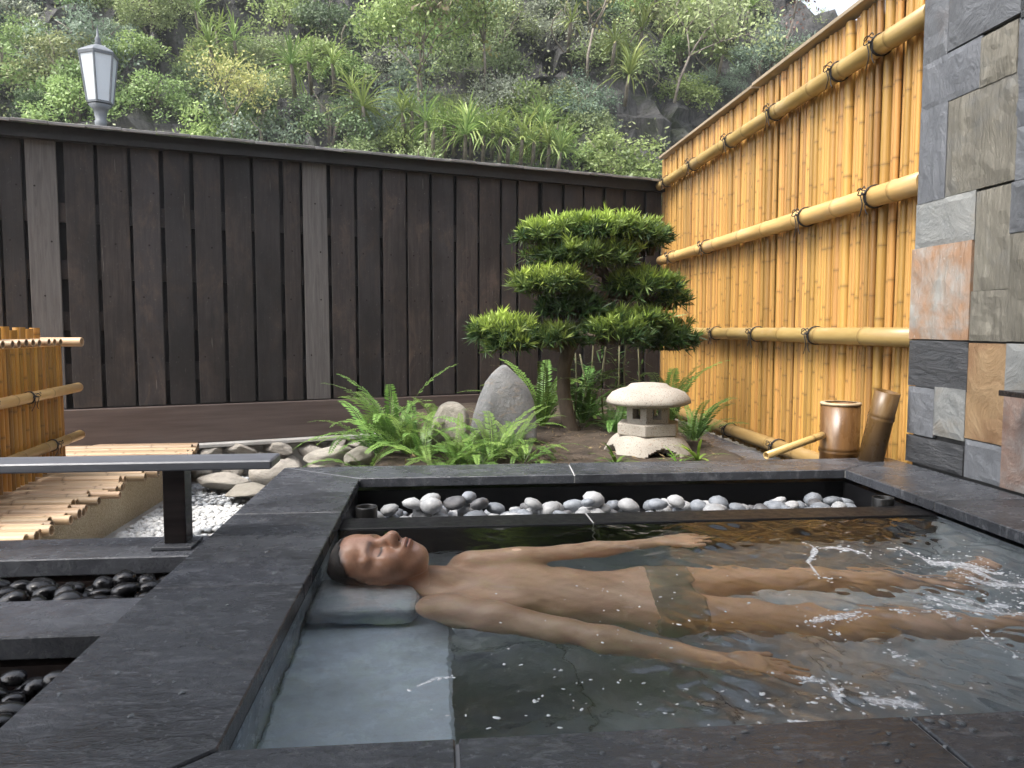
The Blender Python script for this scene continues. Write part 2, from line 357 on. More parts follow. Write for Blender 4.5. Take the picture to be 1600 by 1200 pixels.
# ------------------------------------------------------------------ pebbles
def pebble_mesh(seed, flat):
    bm = bmesh.new(); bmesh.ops.create_icosphere(bm, subdivisions=2, radius=1); o = Vector((seed*3.1, seed, 0))
    for w in bm.verts:
        k = 1+.22*noise.noise(w.co*.9+o)+.07*noise.noise(w.co*2.1+o); w.co *= k; w.co.z *= flat; w.co.x *= 1.15+.12*math.sin(seed)
    me = bpy.data.meshes.new('pebble'); bm.to_mesh(me); bm.free()
    for p in me.polygons: p.use_smooth = True
    return me
M_peb_grey = mat('grey_pebble', (.20, .205, .215), (.36, .365, .37), 1.2, rough=(.5, .75), bump=.15, bscale=9, bdist=.03, rnd=.4)
M_peb_black = mat('black_pebble', (.010, .010, .012), (.026, .025, .026), 1.5, rough=(.10, .26), bump=.06, bscale=4, bdist=.05, rnd=.4)
def scatter(x0, x1, y0, y1, rmin, rmax, n, seed, keep=None):
    rd = random.Random(seed); out = []
    for _ in range(n*40):
        if len(out) >= n: break
        r = rd.uniform(rmin, rmax); x = rd.uniform(x0+r, x1-r); y = rd.uniform(y0+r, y1-r)
        if keep and not keep(x, y, r): continue
        if all((x-a)**2+(y-b)**2 > (.86*(r+c))**2 for a, b, c in out): out.append((x, y, r))
    return out
def pebbles(meshes, name, layers, label, cat, group, seed):
    rd = random.Random(seed); below = []
    for zbase, pts in layers:
        new = []
        for x, y, r in pts:
            z = zbase+r*.62
            for a, b, c, q in below:
                d = math.hypot(x-a, y-b)/(.98*(r+c))
                if d < 1: z = max(z, q+.66*(r+c)*math.sqrt(1-d*d))
            s = rd.uniform(.86, 1.06)*r
            nm_ = rd.choices(list(meshes), (5, 3, 2))[0] if isinstance(meshes, dict) else None
            obj(name, rd.choice(meshes[nm_] if nm_ else meshes), None, loc=(x, y, z), rot=(rd.uniform(-.35, .35), rd.uniform(-.35, .35), rd.uniform(0, 6.28)), scale=(s, s, s*rd.uniform(.9, 1.15)), label=(nm_+' '+label if nm_ else label), cat='pebble', group=(nm_+' '+group if nm_ else group))
            new.append((x, y, r, z))
        below = below+new
PG = [pebble_mesh(i+.5, f) for i, f in enumerate((.62, .7, .55, .78, .66, .6))]
PB = [me.copy() for me in PG]
for me in PB: me.materials.append(M_peb_black)
GREYS = [('pale', (.30, .305, .31), (.44, .445, .45)), ('bluish', (.17, .185, .205), (.27, .29, .32)), ('dark', (.075, .075, .08), (.14, .14, .145))]
PGREY = {}
for nm_, c1_, c2_ in GREYS:
    PGREY[nm_] = [me.copy() for me in PG]; m_ = mat(nm_+'_pebble', c1_, c2_, 1.2, rough=(.45, .7), bump=.12, bscale=9, bdist=.03, rnd=.25)
    for me in PGREY[nm_]: me.materials.append(m_)
nocup = lambda x, y, r: math.hypot(x-CUPS[0][0], y-CUPS[0][1]) > r+.042 and math.hypot(x-CUPS[1][0], y-CUPS[1][1]) > r+.042
CUPS = [(-.235, 2.47), (1.485, 2.44)]
L1 = scatter(IX0+.01, IX1-.01, YK1+.002, IY1-.05, .024, .042, 115, 3, nocup)
L2 = scatter(IX0+.03, 1.45, YK1+.03, IY1-.14, .024, .042, 78, 5, lambda x, y, r: nocup(x, y, r) and noise.noise((x*3.3, 0, 4)) > -.25)
L3 = [p for p in scatter(-.22, .95, YK1+.09, IY1-.2, .028, .04, 14, 8, nocup)]
pebbles(PGREY, 'river_pebble', [(-.142, L1), (-.125, L2), (-.09, L3)], 'grey smooth river pebble in the black trough behind the bathing water', 'pebble', 'grey pebbles in the overflow trough', 1)
for y0, y1, nl, lab, grp, sd_ in ((1.668, 1.96, 66, 'glossy black pebble in the trough between the two slate slabs', 'black pebbles between the slabs', 21), (1.02, 1.462, 60, 'glossy black pebble in the trough nearer the floor slab', 'black pebbles in the near trough', 31)):
    x0_ = -1.14 if y0 > 1.5 else -.92; a = scatter(x0_, XLo-.004, y0, y1, .021, .034, nl, sd_); b = scatter(x0_+.02, XLo-.01, y0+.02, y1-.03, .020, .034, int(nl*.85), sd_+1)
    pebbles(PB, 'black_pebble', [(-.115, a), (-.10, b)], lab, 'pebble', grp, sd_)
g = G('black_cup'); M_cup = g.fin((.012, .012, .012), .4)
for (x, y), lb in zip(CUPS, ('small black cup beside the coping next to the bather', 'small black cup in the trough corner under the bamboo bucket')):
    mb = MB(); mb.lathe([(.0, 0), (.031, 0), (.033, .004), (.035, .094), (.033, .097), (.031, .094), (.029, .01), (0, .01)], 20)
    obj('cup', mb.mesh('cup', True), M_cup, loc=(x, y, -.118), label=lb, cat='cup')

# ------------------------------------------------------------------ low bench
M_dwood = mat('dark_lacquer', (.020, .016, .015), (.035, .028, .026), 6, (1, 8, 8), rough=(.10, .2), bump=.03)
M_bench_top = mat('sky_sheen_lacquer', (.17, .175, .20), (.23, .24, .265), 6, (1, 8, 8), rough=(.3, .42), bump=.04, spec=.8)  # pale blue-grey stands in for sky reflected along the seat
bench = empty('low_bench', (-.68, 2.06, ZS), label='low dark lacquered bench bar on a square post', cat='bench')
def child(name, mb, m, par, bevel=0, smooth=False, seg=1, **kw):
    me = mb.mesh(name, smooth, bevel, seg); o = obj(name, me, m, par, **kw); o.location -= par.location if par.rotation_euler[2] == 0 else Vector((0, 0, 0)); return o
mb = MB(); mb.box((-1.06, 2.09, .194), (1.25, .118, .024)); child('seat', mb, M_bench_top, bench, .004)
for x in (-.685, -1.6):
    mb = MB(); mb.box((x, 2.07, .0855), (.056, .056, .192)); child('post', mb, M_dwood, bench, .002)
    mb = MB(); mb.box((x, 2.06, -.0145), (.10, .10, .008)); child('base_plate', mb, M_slab, bench, .001)

# ------------------------------------------------------------------ bamboo
def pole(L, r, gap, seed, n=10, open0=False, open1=False, taper=.0, wob=.0):
    rd = random.Random(seed); prof = [(0, 1, 1.)]; z = rd.uniform(.15, 1)*gap
    while z < L-.02:
        prof += [(z-.014, .985, 1.), (z-.004, 1.07, .55), (z, .985, 0.), (z+.004, 1.05, .6), (z+.015, .985, 1.)]; z += gap*rd.uniform(.75, 1.25)
    prof = [p for p in prof if 0 <= p[0] < L-.004]+[(L, 1, 1.)]
    v = []; t = []; f = []; mi = []
    wx, wy = rd.uniform(-wob, wob), rd.uniform(-wob, wob)
    for z, k, tn in prof:
        rr = r*k*(1-taper*z/L); c = math.sin(math.pi*z/L)
        for q in range(n):
            w = 2*math.pi*q/n; v.append((wx*c+rr*math.cos(w), wy*c+rr*math.sin(w), z)); t.append(tn)
    m = len(prof)
    f = [(i*n+q, i*n+(q+1) % n, (i+1)*n+(q+1) % n, (i+1)*n+q) for i in range(m-1) for q in range(n)]; mi = [0]*len(f)
    for opn, base, zz_, s in ((open0, 0, 0, 1), (open1, (m-1)*n, L, -1)):
        if not opn:
            f.append(tuple(base+q for q in (range(n-1, -1, -1) if s > 0 else range(n)))); mi.append(1); continue
        rr = r*(1 if s > 0 else 1-taper)
        b0 = len(v)
        for dz, k in ((0, .80), (min(.08, L*.3)*s, .78)):
            for q in range(n): w = 2*math.pi*q/n; v.append((rr*k*math.cos(w), rr*k*math.sin(w), zz_+dz)); t.append(1.)
        for q in range(n):
            p = (q+1) % n
            a = (base+p, base+q, b0+q, b0+p); c = (b0+p, b0+q, b0+n+q, b0+n+p)
            f += [a if s > 0 else a[::-1], c if s > 0 else c[::-1]]; mi += [1, 2]
        d = tuple(b0+n+q for q in range(n)); f.append(d[::-1] if s > 0 else d); mi.append(2)
    me = bpy.data.meshes.new('bamboo_pole'); me.from_pydata(v, [], f)
    a = me.attributes.new('tone', 'FLOAT', 'POINT'); a.data.foreach_set('value', t)
    me.polygons.foreach_set('material_index', mi)
    for i, p in enumerate(me.polygons): p.use_smooth = mi[i] != 1
    me.update(); return me
def dress(me, m):
    me.materials.clear()
    for x in (m, M_cutend, M_hollow): me.materials.append(x)
    return me
def tie_mesh(r, seed):                               # cord lashing round a rail that runs along local x, poles behind at +y
    rd = random.Random(seed); mb = MB()
    for off in (-.004, .004):
        mb.tube([(off+.004*math.sin(a*1.3), math.cos(a)*(r+.004), math.sin(a)*(r+.004)) for a in np.linspace(0, 2*math.pi, 20)], .0032, 6, False)
    k = (0, -(r+.008), .01)
    mb.tube([(x+k[0], y+k[1], z+k[2]) for x, y, z in ((-.012, 0, 0), (-.004, -.006, .004), (.006, -.006, -.004), (.012, 0, 0))], .0055, 6)
    for s in (-1, 1):
        w = rd.uniform(.03, .045)
        mb.tube([(s*w*math.sin(a)*.9, k[1]-.004-.01*math.sin(a/2), k[2]+.028*(1-math.cos(a))*.5*rd.uniform(.5, 1.0)-.01*math.sin(a)) for a in np.linspace(0, math.pi*1.6, 12)], .0026, 5)
        l = rd.uniform(.06, .13)
        mb.tube([(s*.01+s*.02*t+.012*math.sin(t*5+s), k[1]-.006+.01*t, k[2]-l*t) for t in np.linspace(0, 1, 8)], .0026, 5)
    return mb.mesh('cord_tie', True)
# the tall golden screen on the right
scr = empty('bamboo_fence', (XW+.105, 4.9, -.22), label='tall golden bamboo screen fence with four lashed rails', cat='fence')
protos = [dress(pole(2.255, 1.0, .30, 100+i, 9, wob=.1), M_bam) for i in range(18)]
for me in protos:                                    # radius is carried by the object scale
    pass
y = 2.972; rd = random.Random(5)
while y < 6.89:
    r = rd.choice((.010, .011, .012, .013, .014, .015, .017, .020, .025)); y += r
    obj('bamboo_pole', rd.choice(protos), None, scr, (.012+rd.uniform(-.006, .006), y-4.9, rd.uniform(-.01, 0)), (rd.uniform(-.004, .004), rd.uniform(-.004, .004), rd.uniform(0, 6.28)), (r, r, 1)); y += r+rd.choice((.001, .003, .006))
rails = [(1.787, 2.969, 6.86, .044), (1.131, 2.969, 6.7, .046), (.507, 2.969, 6.62, .043), (-.140, 3.42, 6.6, .043)]
for i, (z, y0, y1, r) in enumerate(rails):
    me = dress(pole(y1-y0, r, .42, 300+i, 14, open0=False, open1=(i == 0), taper=.12), M_bam_rail)
    obj('rail', me, None, scr, (-.012-r, y0-4.9, z+.22), (R(-90), 0, 0))
TIES = [tie_mesh(.046, i) for i in range(4)]
for me in TIES: me.materials.append(M_cord)
for ri, px in ((0, 1290), (0, 1196), (0, 1130), (0, 1074), (0, 1034), (0, 1352), (1, 1350), (1, 1247), (1, 1096), (1, 1044), (2, 1266), (2, 1176), (2, 1113), (3, 1137), (3, 1213)):
    z, y0, y1, r = rails[ri]; p = onx(px, 400, XW+.05-r)
    if p.y < 3.1: continue
    obj('cord_tie', TIES[(ri+px) % 4], None, scr, (-.012-r, p.y-4.9, z+.22), (0, 0, R(-90)), (1, r/.046, r/.046))
M_pale = mat('pale_board', (.36, .29, .20), (.24, .19, .13), 5, (1, .2, 1), rough=(.6, .8))
for y0, y1, dz in ((2.98, 4.78, .008), (4.79, 6.83, 0)):
    mb = MB(); mb.box((-.008, (y0+y1)/2-4.9, 2.267+dz), (.085, y1-y0, .022)); obj('cap_board', mb.mesh('cap_board', bevel=.003), M_pale, scr)
mb = MB(); mb.box((.06, .03, 1.1), (.03, 3.90, 2.2)); obj('backing_panel', mb.mesh('backing_panel'), M_hollow, scr)  # near-black colour supplies the shade in the gaps between poles

# ------------------------------------------------------------------ slate wall
wall = empty('stone_wall', (XW+.12, 1.0, -.6), label='wall clad in grey and rust coloured slate tiles', cat='wall')
M_mortar = mat('wall_mortar', (.05, .05, .05), (.09, .09, .088), bump=.2, rough=(.8, .95))
mb = MB(); mb.box((.06, -.28, 1.68), (.30, 4.49, 3.36)); obj('wall_core', mb.mesh('wall_core'), M_mortar, wall)
WS = {'g': wall_slate('slate_grey', (.10, .105, .115), (.155, .165, .18), (.22, .12, .06), .06),
      'b': wall_slate('slate_blue', (.095, .102, .115), (.145, .153, .168), (.20, .17, .12), .05, (1, 2, 1)),
      'o': wall_slate('slate_olive', (.16, .15, .125), (.235, .22, .18), (.16, .17, .18), .25, (1, 4, .5), .9),
      'r': wall_slate('slate_rust', (.26, .25, .22), (.34, .34, .33), (.31, .16, .075), .5, (1, 3, .6)),
      't': wall_slate('slate_tan', (.30, .19, .10), (.36, .25, .14), (.19, .09, .045), .3),
      'd': wall_slate('slate_dark', (.042, .045, .050), (.075, .078, .084), (.13, .13, .13), .02, (1, 1, 5), .8),
      'p': wall_slate('slate_pale', (.20, .21, .21), (.28, .285, .275), (.30, .22, .12), .2),
      'm': wall_slate('slate_maroon', (.16, .105, .085), (.25, .24, .23), (.24, .12, .07), .35)}
# left x, right x, top y and bottom y at the left edge (photo pixels), kind
TL = [(1441, 1479, -60, 105, 'g'), (1480, 1592, -60, 80, 'g'), (1437, 1528, 105, 177, 'b'), (1528, 1585, 60, 138, 'o'), (1433, 1475, 177, 320, 'b'), (1475, 1583, 160, 308, 'o'),
      (1584, 1680, 30, 200, 'b'), (1584, 1680, 200, 283, 'g'), (1427, 1519, 320, 390, 'p'), (1519, 1575, 300, 455, 'o'), (1576, 1680, 285, 365, 'g'), (1571, 1680, 365, 534, 'o'),
      (1420, 1513, 390, 530, 'r'), (1512, 1571, 455, 533, 'o'), (1417, 1509, 531, 602, 'd'), (1505, 1567, 535, 685, 't'), (1567, 1690, 536, 617, 'p'), (1562, 1680, 617, 768, 'm'),
      (1415, 1456, 602, 676, 'g'), (1456, 1505, 603, 680, 'p'), (1412, 1502, 677, 740, 'd'), (1502, 1564, 685, 756, 'g'), (1594, 1700, -90, 28, 'd')]
def slate_tile(y0, y1, z0, z1, k, seed, thick):
    n = 9; o = Vector((seed*2.7, seed, 0)); rough = {'o': .010, 'd': .007, 'b': .005, 'g': .006}.get(k, .005); v = []; f = []
    for j in range(n):
        for i in range(n):
            a, b = i/(n-1), j/(n-1); e_ = min(a, 1-a, b, 1-b); yy = y0+(y1-y0)*a; q = z0+(z1-z0)*b
            p = Vector((yy*7, q*7, 0)); h = rough*(noise.noise(p+o)+.6*noise.noise(p*2.6+o)+.5*abs(noise.noise(Vector((p.x*.7+p.y, p.y*2.2-p.x, 0))+o)))
            jy = .0015*noise.noise(Vector((q*25, seed, 0))) if i in (0, n-1) else 0; jz = .0015*noise.noise(Vector((yy*25, seed, 3))) if j in (0, n-1) else 0
            v.append((-thick-(h if e_ > 0 else -.003), yy+jy, q+jz))
    f = [(j*n+i, (j+1)*n+i, (j+1)*n+i+1, j*n+i+1) for j in range(n-1) for i in range(n-1)]
    rim = [i for i in range(n)]+[j*n+n-1 for j in range(1, n)]+[(n-1)*n+i for i in range(n-2, -1, -1)]+[j*n for j in range(n-2, 0, -1)]
    b0 = len(v); v += [(.012, v[i][1], v[i][2]) for i in rim]; m = len(rim)
    f += [(rim[i], rim[(i+1) % m], b0+(i+1) % m, b0+i) for i in range(m)]
    mb = MB(); mb.add(v, f); return obj('slate_tile', mb.mesh('slate_tile'), WS[k], wall, (-.11, -1.0, .6))
rd = random.Random(3)
ys_used = 9
for i, (xl, xr, yt, yb, k) in enumerate(TL):
    ym = (yt+yb)/2; yl_ = onx(xl, ym, XW).y; yr = onx(xr, ym, XW).y; zt = onx(xl, yt, XW).z; zb = max(onx(xl, yb, XW).z, .004)
    if zb < .06: zb = .004
    ys_used = min(ys_used, yr); slate_tile(yr+.0014, yl_-.0014, zb+.0014, zt-.0014, k, i+1, .002+rd.random()*.006)
for yy in (2.28, 1.93, 1.60, 1.22, .85):            # courses on towards the viewer and above, outside the photograph
    z = .004; 
    while z < 2.6:
        h = rd.uniform(.22, .42); slate_tile(yy-.36+.0014+(.015 if yy < 2.2 else 0), yy-.0014 if yy < 2.2 else yy-.02, z, min(z+h, 2.7)-.003, rd.choice('gbodpr'), 40+z*10+yy, .002+rd.random()*.006); z += h
z = onx(1441, -62, XW).z
slate_tile(2.28, 2.96, z, 2.74, 'g', 77, .004)
mb = MB(); p = onx(1590, 612, XW); mb.box((XW-.05, 2.27, p.z), (.09, .13, .018)); mb.box((XW-.01, 2.27, p.z-.006), (.02, .08, .045))
obj('wall_shelf', mb.mesh('wall_shelf', bevel=.002), M_dwood, label='small black ledge fixed to the slate wall', cat='shelf')

# ------------------------------------------------------------------ dark plank fence
g = G('dark_plank'); v = g.coord((9, 9, .5)); n = g.noise(v, 6, 9, .7, .7); v2 = g.coord((1, 1, .55)); n2 = g.noise(v2, 5.5, 8, .75, .6); n3 = g.noise(v2, 85, 4, .7); n4 = g.noise(v2, 2.3, 5, .6)
c = g.mix(g.ramp(n, .3, .72), (.012, .009, .0078), (.052, .041, .036)); wv = g.n('TexWhiteNoise', {'W': g.rand}, noise_dimensions='1D').outputs['Value']
c = g.mix(g.ramp(wv, 0, 1, 0, .6), c, (.034, .032, .034)); c = g.mix(g.ramp(n2, .50, .68, 0, .75), c, (.085, .060, .046)); c = g.mix(g.ramp(n4, .38, .52, .75, 0), c, (.012, .010, .009)); c = g.mix(g.ramp(n3, .64, .76, 0, .55), c, (.19, .175, .16))
sc_ = g.noise(g.n('Mapping', {'Vector': v2, 'Scale': (1, 1, .12), 'Rotation': (0, .5, 0)}).outputs[0], 60, 3, .5); c = g.mix(g.ramp(sc_, .72, .76, 0, .35), c, (.22, .20, .18))
c = g.vary(c, .3)
M_plank = g.fin(c, g.ramp(n2, .3, .7, .5, .8), g.bump(n, .6, .004), .35)
g = G('grey_plank'); v = g.coord((9, 9, .45)); n = g.noise(v, 6, 9, .7, .9)
M_plank_g = g.fin(g.mix(g.ramp(n, .3, .7), (.065, .059, .056), (.135, .124, .117)), .75, g.bump(n, .5, .004), .3)
M_fblack = mat('backing_cap_shade', (.006, .005, .005), (.010, .009, .008), bump=0)
fen = empty('plank_fence', CORNER+Vector((0, 0, -.5)), (0, 0, FA), label='dark stained vertical plank fence with a shingled cap', cat='fence')
# local axes: x along the fence (left is negative), -y towards the pool, z up from -.5
def flocal(px, py, off=0): s, z = onfence(px, py, off); return s, z+.5
PL = [(-64, -35), (-28, 4), (9, 43), (49, 97), (108, 154), (161, 207), (211, 254), (261, 301), (308, 349), (355, 395), (400, 439), (445, 470), (476, 513), (518, 554), (559, 593), (598, 633), (637, 670), (675, 708), (712, 744), (748, 779), (783, 805), (809, 839), (845, 875), (879, 907), (911, 938), (943, 969), (975, 1002), (1007, 1030)]
rd = random.Random(9)
for i, (a, b) in enumerate([(-140, -108), (-102, -70)]+PL):
    s0 = flocal(a, 450)[0]; s1 = flocal(b, 450)[0]; mb = MB(); w = s1-s0; z1 = 2.29
    mb.box((0, 0, (z1-.512)/2), (w, .022, z1-.512)); o = obj('plank', mb.mesh('plank', bevel=.003), M_plank_g if (a, b) in ((49, 97), (476, 513)) else M_plank, fen, ((s0+s1)/2, -.011-rd.random()*.006, .512), (rd.uniform(-.003, .003), rd.uniform(-.003, .003), 0))
    for zz_ in (.33, .74, 1.09, 1.44) if rd.random() < .8 else ():
        mb2 = MB(); mb2.lathe([(.006, 0), (.005, -.002), (0, -.003)], 8); nb = obj('nail', mb2.mesh('nail'), M_dwood, o, (rd.uniform(-.3, .3)*w, -.0112, zz_), (R(-90), 0, 0))
SL = flocal(-150, 450)[0]
for py in (338, 424, 502, 581):
    z = flocal(215, py)[1]; mb = MB(); mb.box((SL/2, .016, z), (-SL, .028, .125)); obj('backing_rail', mb.mesh('backing_rail', bevel=.002), M_plank, fen)
mb = MB(); mb.box((SL/2, .06, 1.26), (-SL, .02, 2.16)); obj('backing_panel', mb.mesh('backing_panel'), M_fblack, fen)
M_beam = mat('brown_beam', (.062, .043, .037), (.095, .070, .060), 5, (.4, 6, 6), rough=(.5, .75), bump=.25, rnd=.0)
mb = MB(); mb.box((SL/2, -.01, .373), (-SL, .10, .266)); obj('base_beam', mb.mesh('base_beam', bevel=.004), M_beam, fen)
M_conc = mat('concrete', (.28, .27, .25), (.42, .41, .39), 6, rough=(.8, .95), bump=.3)
mb = MB(); mb.box((SL/2, -.04, .225), (-SL, .20, .026)); obj('concrete_ledge', mb.mesh('concrete_ledge', bevel=.004), M_conc, fen)
M_cap = mat('cap_shingle', (.17, .165, .165), (.28, .27, .265), 12, (1, 4, 1), rough=(.4, .65), bump=.3, rnd=.2)
s = SL; k = 0
while s < -.03:
    w = min(.205, -.02-s); mb = MB(); mb.box((0, 0, 0), (w-.004, .24, .018)); obj('cap_shingle', mb.mesh('cap_shingle', bevel=.0015), M_cap, fen, (s+w/2, -.055, 2.345+(.003 if k % 2 else 0)), (R(11), R(rd.uniform(-.6, .6)), 0)); s += .205; k += 1
mb = MB(); mb.box((SL/2, -.05, 2.285), (-SL, .075, .085)); obj('fascia', mb.mesh('fascia'), M_fblack, fen)  # black colour puts the shade under the cap onto this board
mb = MB(); mb.box((SL/2, .05, 2.30), (-SL, .06, .06)); obj('fascia', mb.mesh('fascia'), M_plank, fen)

# ------------------------------------------------------------------ garden bed, rubble, gravel
M_soil = mat('soil', (.035, .024, .016), (.085, .062, .042), 9, rough=(.9, 1), bump=.8, bscale=60, bdist=.02)
def soil_z(x, y):
    base = -.075+.03*noise.noise((x*2, y*2, 0))+.012*noise.noise((x*9, y*9, 3))
    return base-.55*sstep(-.25, -.62, x)-.135*sstep(1.42, 1.60, x)
nx, ny = 90, 90; V = []
for j in range(ny):
    for i in range(nx):
        x = -.75+2.66*i/(nx-1); y0, y1 = 3.085, CORNER.y+math.tan(FA)*(x-CORNER.x)-.07; y = y0+(y1-y0)*j/(ny-1); V.append((x, y, soil_z(x, y)))
obj('soil', arr_mesh('soil', V, [(j*nx+i, j*nx+i+1, (j+1)*nx+i+1, (j+1)*nx+i) for j in range(ny-1) for i in range(nx-1)], smooth=True), M_soil, kind='structure')
def rock_mesh(name, seed, sub=4, amp=.25, cuts=7, fine=.03):
    rd = random.Random(seed); bm = bmesh.new(); bmesh.ops.create_icosphere(bm, subdivisions=sub, radius=1); o = Vector((seed*1.7, seed*.3, 5))
    pl = [(Vector((rd.gauss(0, 1), rd.gauss(0, 1), rd.gauss(0, .8))).normalized(), rd.uniform(.62, .92)) for _ in range(cuts)]
    for w in bm.verts:
        w.co *= 1+amp*noise.noise(w.co*.9+o)
        for nrm, d in pl:
            q = w.co.dot(nrm)-d
            if q > 0: w.co -= nrm*q*.94
        w.co *= 1+fine*noise.noise(w.co*3+o)+fine*.7*abs(noise.noise(w.co*7+o))+fine*.3*noise.noise(w.co*19+o)
    me = bpy.data.meshes.new(name); bm.to_mesh(me); bm.free()
    for p in me.polygons: p.use_smooth = True
    return me
def rockmat(name, a, b, c_):
    g = G(name); v = g.coord(); n = g.noise(v, 2.2, 9, .7, .5); n2 = g.noise(v, 9, 8, .75); n3 = g.noise(g.n('Mapping', {'Vector': v, 'Scale': (1, 1, 4), 'Rotation': (.7, .3, 0)}).outputs[0], 2, 8, .7, 1)
    c = g.mix(g.ramp(n, .35, .65), a, b); c = g.mix(g.ramp(n3, .55, .68, 0, .7), c, c_); c = g.mix(g.ramp(n2, .62, .72, 0, .4), c, (.5, .48, .44))
    return g.fin(c, .8, g.bump(n2, .6, .06), .35)
M_rock_b = rockmat('blue_grey_rock', (.17, .175, .18), (.27, .27, .265), (.34, .27, .20))
M_rock_w = rockmat('warm_rock', (.27, .25, .21), (.37, .34, .29), (.22, .19, .15))
M_rock_r = rockmat('rubble_rock', (.34, .31, .27), (.52, .48, .42), (.17, .15, .13))
def rock(name, seed, px, py, Y, hw, hh, depth, m, label, rot=(0, 0, 0), amp=.25, cuts=7):
    c = ony(px, py, Y); k = Y/F; o = obj(name, rock_mesh(name, seed, 4, amp, cuts), m, loc=c, rot=rot, scale=(hw*k*1.1, depth, hh*k*1.1), label=label, cat='rock'); return o
bo = rock('boulder', 4, 790, 646, 4.15, 54, 72, .17, M_rock_b, 'large pointed blue grey boulder behind the ferns', (0, 0, 0), .22, 8)
for w in bo.data.vertices:
    w.co = Vector([math.copysign(abs(q)**.66, q) for q in w.co])*.86
    t = min(1, max(0, (w.co.z+.9)/1.8)); x = w.co.x; w.co.x = x*(1-.34*t**2.5) if x > 0 else x*(1-.30*t**2.5); w.co.x += .03*math.sin(w.co.z*5)-.08*t; w.co.z += (.13*math.exp(-((w.co.x+.05)/.2)**2)-.22*max(0, w.co.x))*t**2; w.co.y *= 1-.25*t**2
rock('boulder', 11, 703, 672, 3.95, 33, 42, .11, M_rock_w, 'smaller rounded beige boulder among the ferns', (0, 0, .6), .2, 5)
rub = empty('rubble_wall', CORNER+Vector((0, 0, -.64)), (0, 0, FA), label='rubble stone footing under the plank fence', cat='wall')
mb = MB(); mb.box((SL/2, .03, .17), (-SL, .16, .33)); obj('footing_core', mb.mesh('footing_core'), M_conc, rub)
RM = [rock_mesh('rubble_stone', 50+i, 4, .3, 16, .07) for i in range(6)]
for me in RM: me.materials.append(M_rock_r)
rd = random.Random(12)
for row, (zc, hh) in enumerate(((.07, .085), (.20, .075), (.30, .05))):
    s = SL*.86
    while s < SL*.28:
        w = rd.uniform(.08, .16); obj('rubble_stone', rd.choice(RM), None, rub, (s+w, -.10-rd.random()*.05+(.05 if row == 2 else 0), zc+rd.uniform(-.02, .02)), (rd.uniform(-.4, .4), rd.uniform(-.4, .4), rd.uniform(0, 6)), (w*1.05, .09, hh*rd.uniform(.9, 1.25))); s += w*1.75
for i, (px, py, Y, hw, hh, lab) in enumerate(((350, 752, 5.05, 34, 13, 'flat jagged grey stone on the gravel before the footing'), (430, 738, 5.25, 36, 22, 'large pale grey stone leaning on the footing'), (522, 712, 3.95, 18, 13, 'grey stone wedged at the edge of the fern bed'), (560, 712, 3.85, 22, 14, 'pinkish stone under the fern fronds at the bed edge'), (390, 766, 4.75, 34, 9, 'long cream stepping stone sunk in the gravel'))):
    rock('stone', 70+i, px, py, Y, hw, hh, .16, M_rock_w if i in (3, 4) else M_rock_r, lab, (0, 0, i), .28, 8)
def gravel(name, x0, x1, y0, y1, n, r, m, label, inside, seed):
    g0 = rng if seed is None else np.random.default_rng(seed)
    base = MB(); bm = bmesh.new(); bmesh.ops.create_icosphere(bm, subdivisions=1, radius=1); bv = np.array([w.co[:] for w in bm.verts]); bf = np.array([[w.index for w in f.verts] for f in bm.faces]); bm.free()
    Vs = []; Fs = []; T = []; k = 0; tot = 0
    while k < n and tot < n*6:
        tot += 1; x = g0.uniform(x0, x1); y = g0.uniform(y0, y1)
        if not inside(x, y): continue
        s = r*g0.uniform(.7, 1.3); a = g0.uniform(0, 6.28); w = bv*np.array([s*1.25, s, s*.6])*(1+.12*g0.standard_normal((len(bv), 1)))
        rot = np.array([[math.cos(a), -math.sin(a), 0], [math.sin(a), math.cos(a), 0], [0, 0, 1]]); w = w@rot.T+np.array([x, y, -.50+g0.uniform(-.012, .008)])
        Vs.append(w); Fs.append(bf+k*len(bv)); T += [g0.random()]*len(bv); k += 1
    obj(name, arr_mesh(name, np.concatenate(Vs), np.concatenate(Fs), T, True), m, label=label, cat='gravel', kind='stuff')
def gmat(name, a, b):
    g = G(name); return g.fin(g.mix(g.attr(), a, b), .6, None, .4)
zone = lambda x, y: (x+1.62)*.9+(.35*math.sin(y*2.1+1)) > .30 or y > 4.6
gravel('grey_gravel', -1.62, -.45, 3.0, 5.5, 3000, .017, gmat('grey_gravel', (.26, .28, .30), (.44, .45, .46)), 'rounded bluish grey pebbles covering the ground', lambda x, y: zone(x, y), 5)
gravel('white_gravel', -1.62, -.45, 2.9, 5.0, 2600, .014, gmat('white_gravel', (.46, .46, .45), (.66, .66, .65)), 'small white pebbles covering the ground', lambda x, y: not zone(x, y), 6)
mb = MB(); mb.box((-1.05, 4.1, -.56), (1.3, 3.6, .09)); obj('gravel_bed', mb.mesh('gravel_bed'), M_conc, kind='structure')

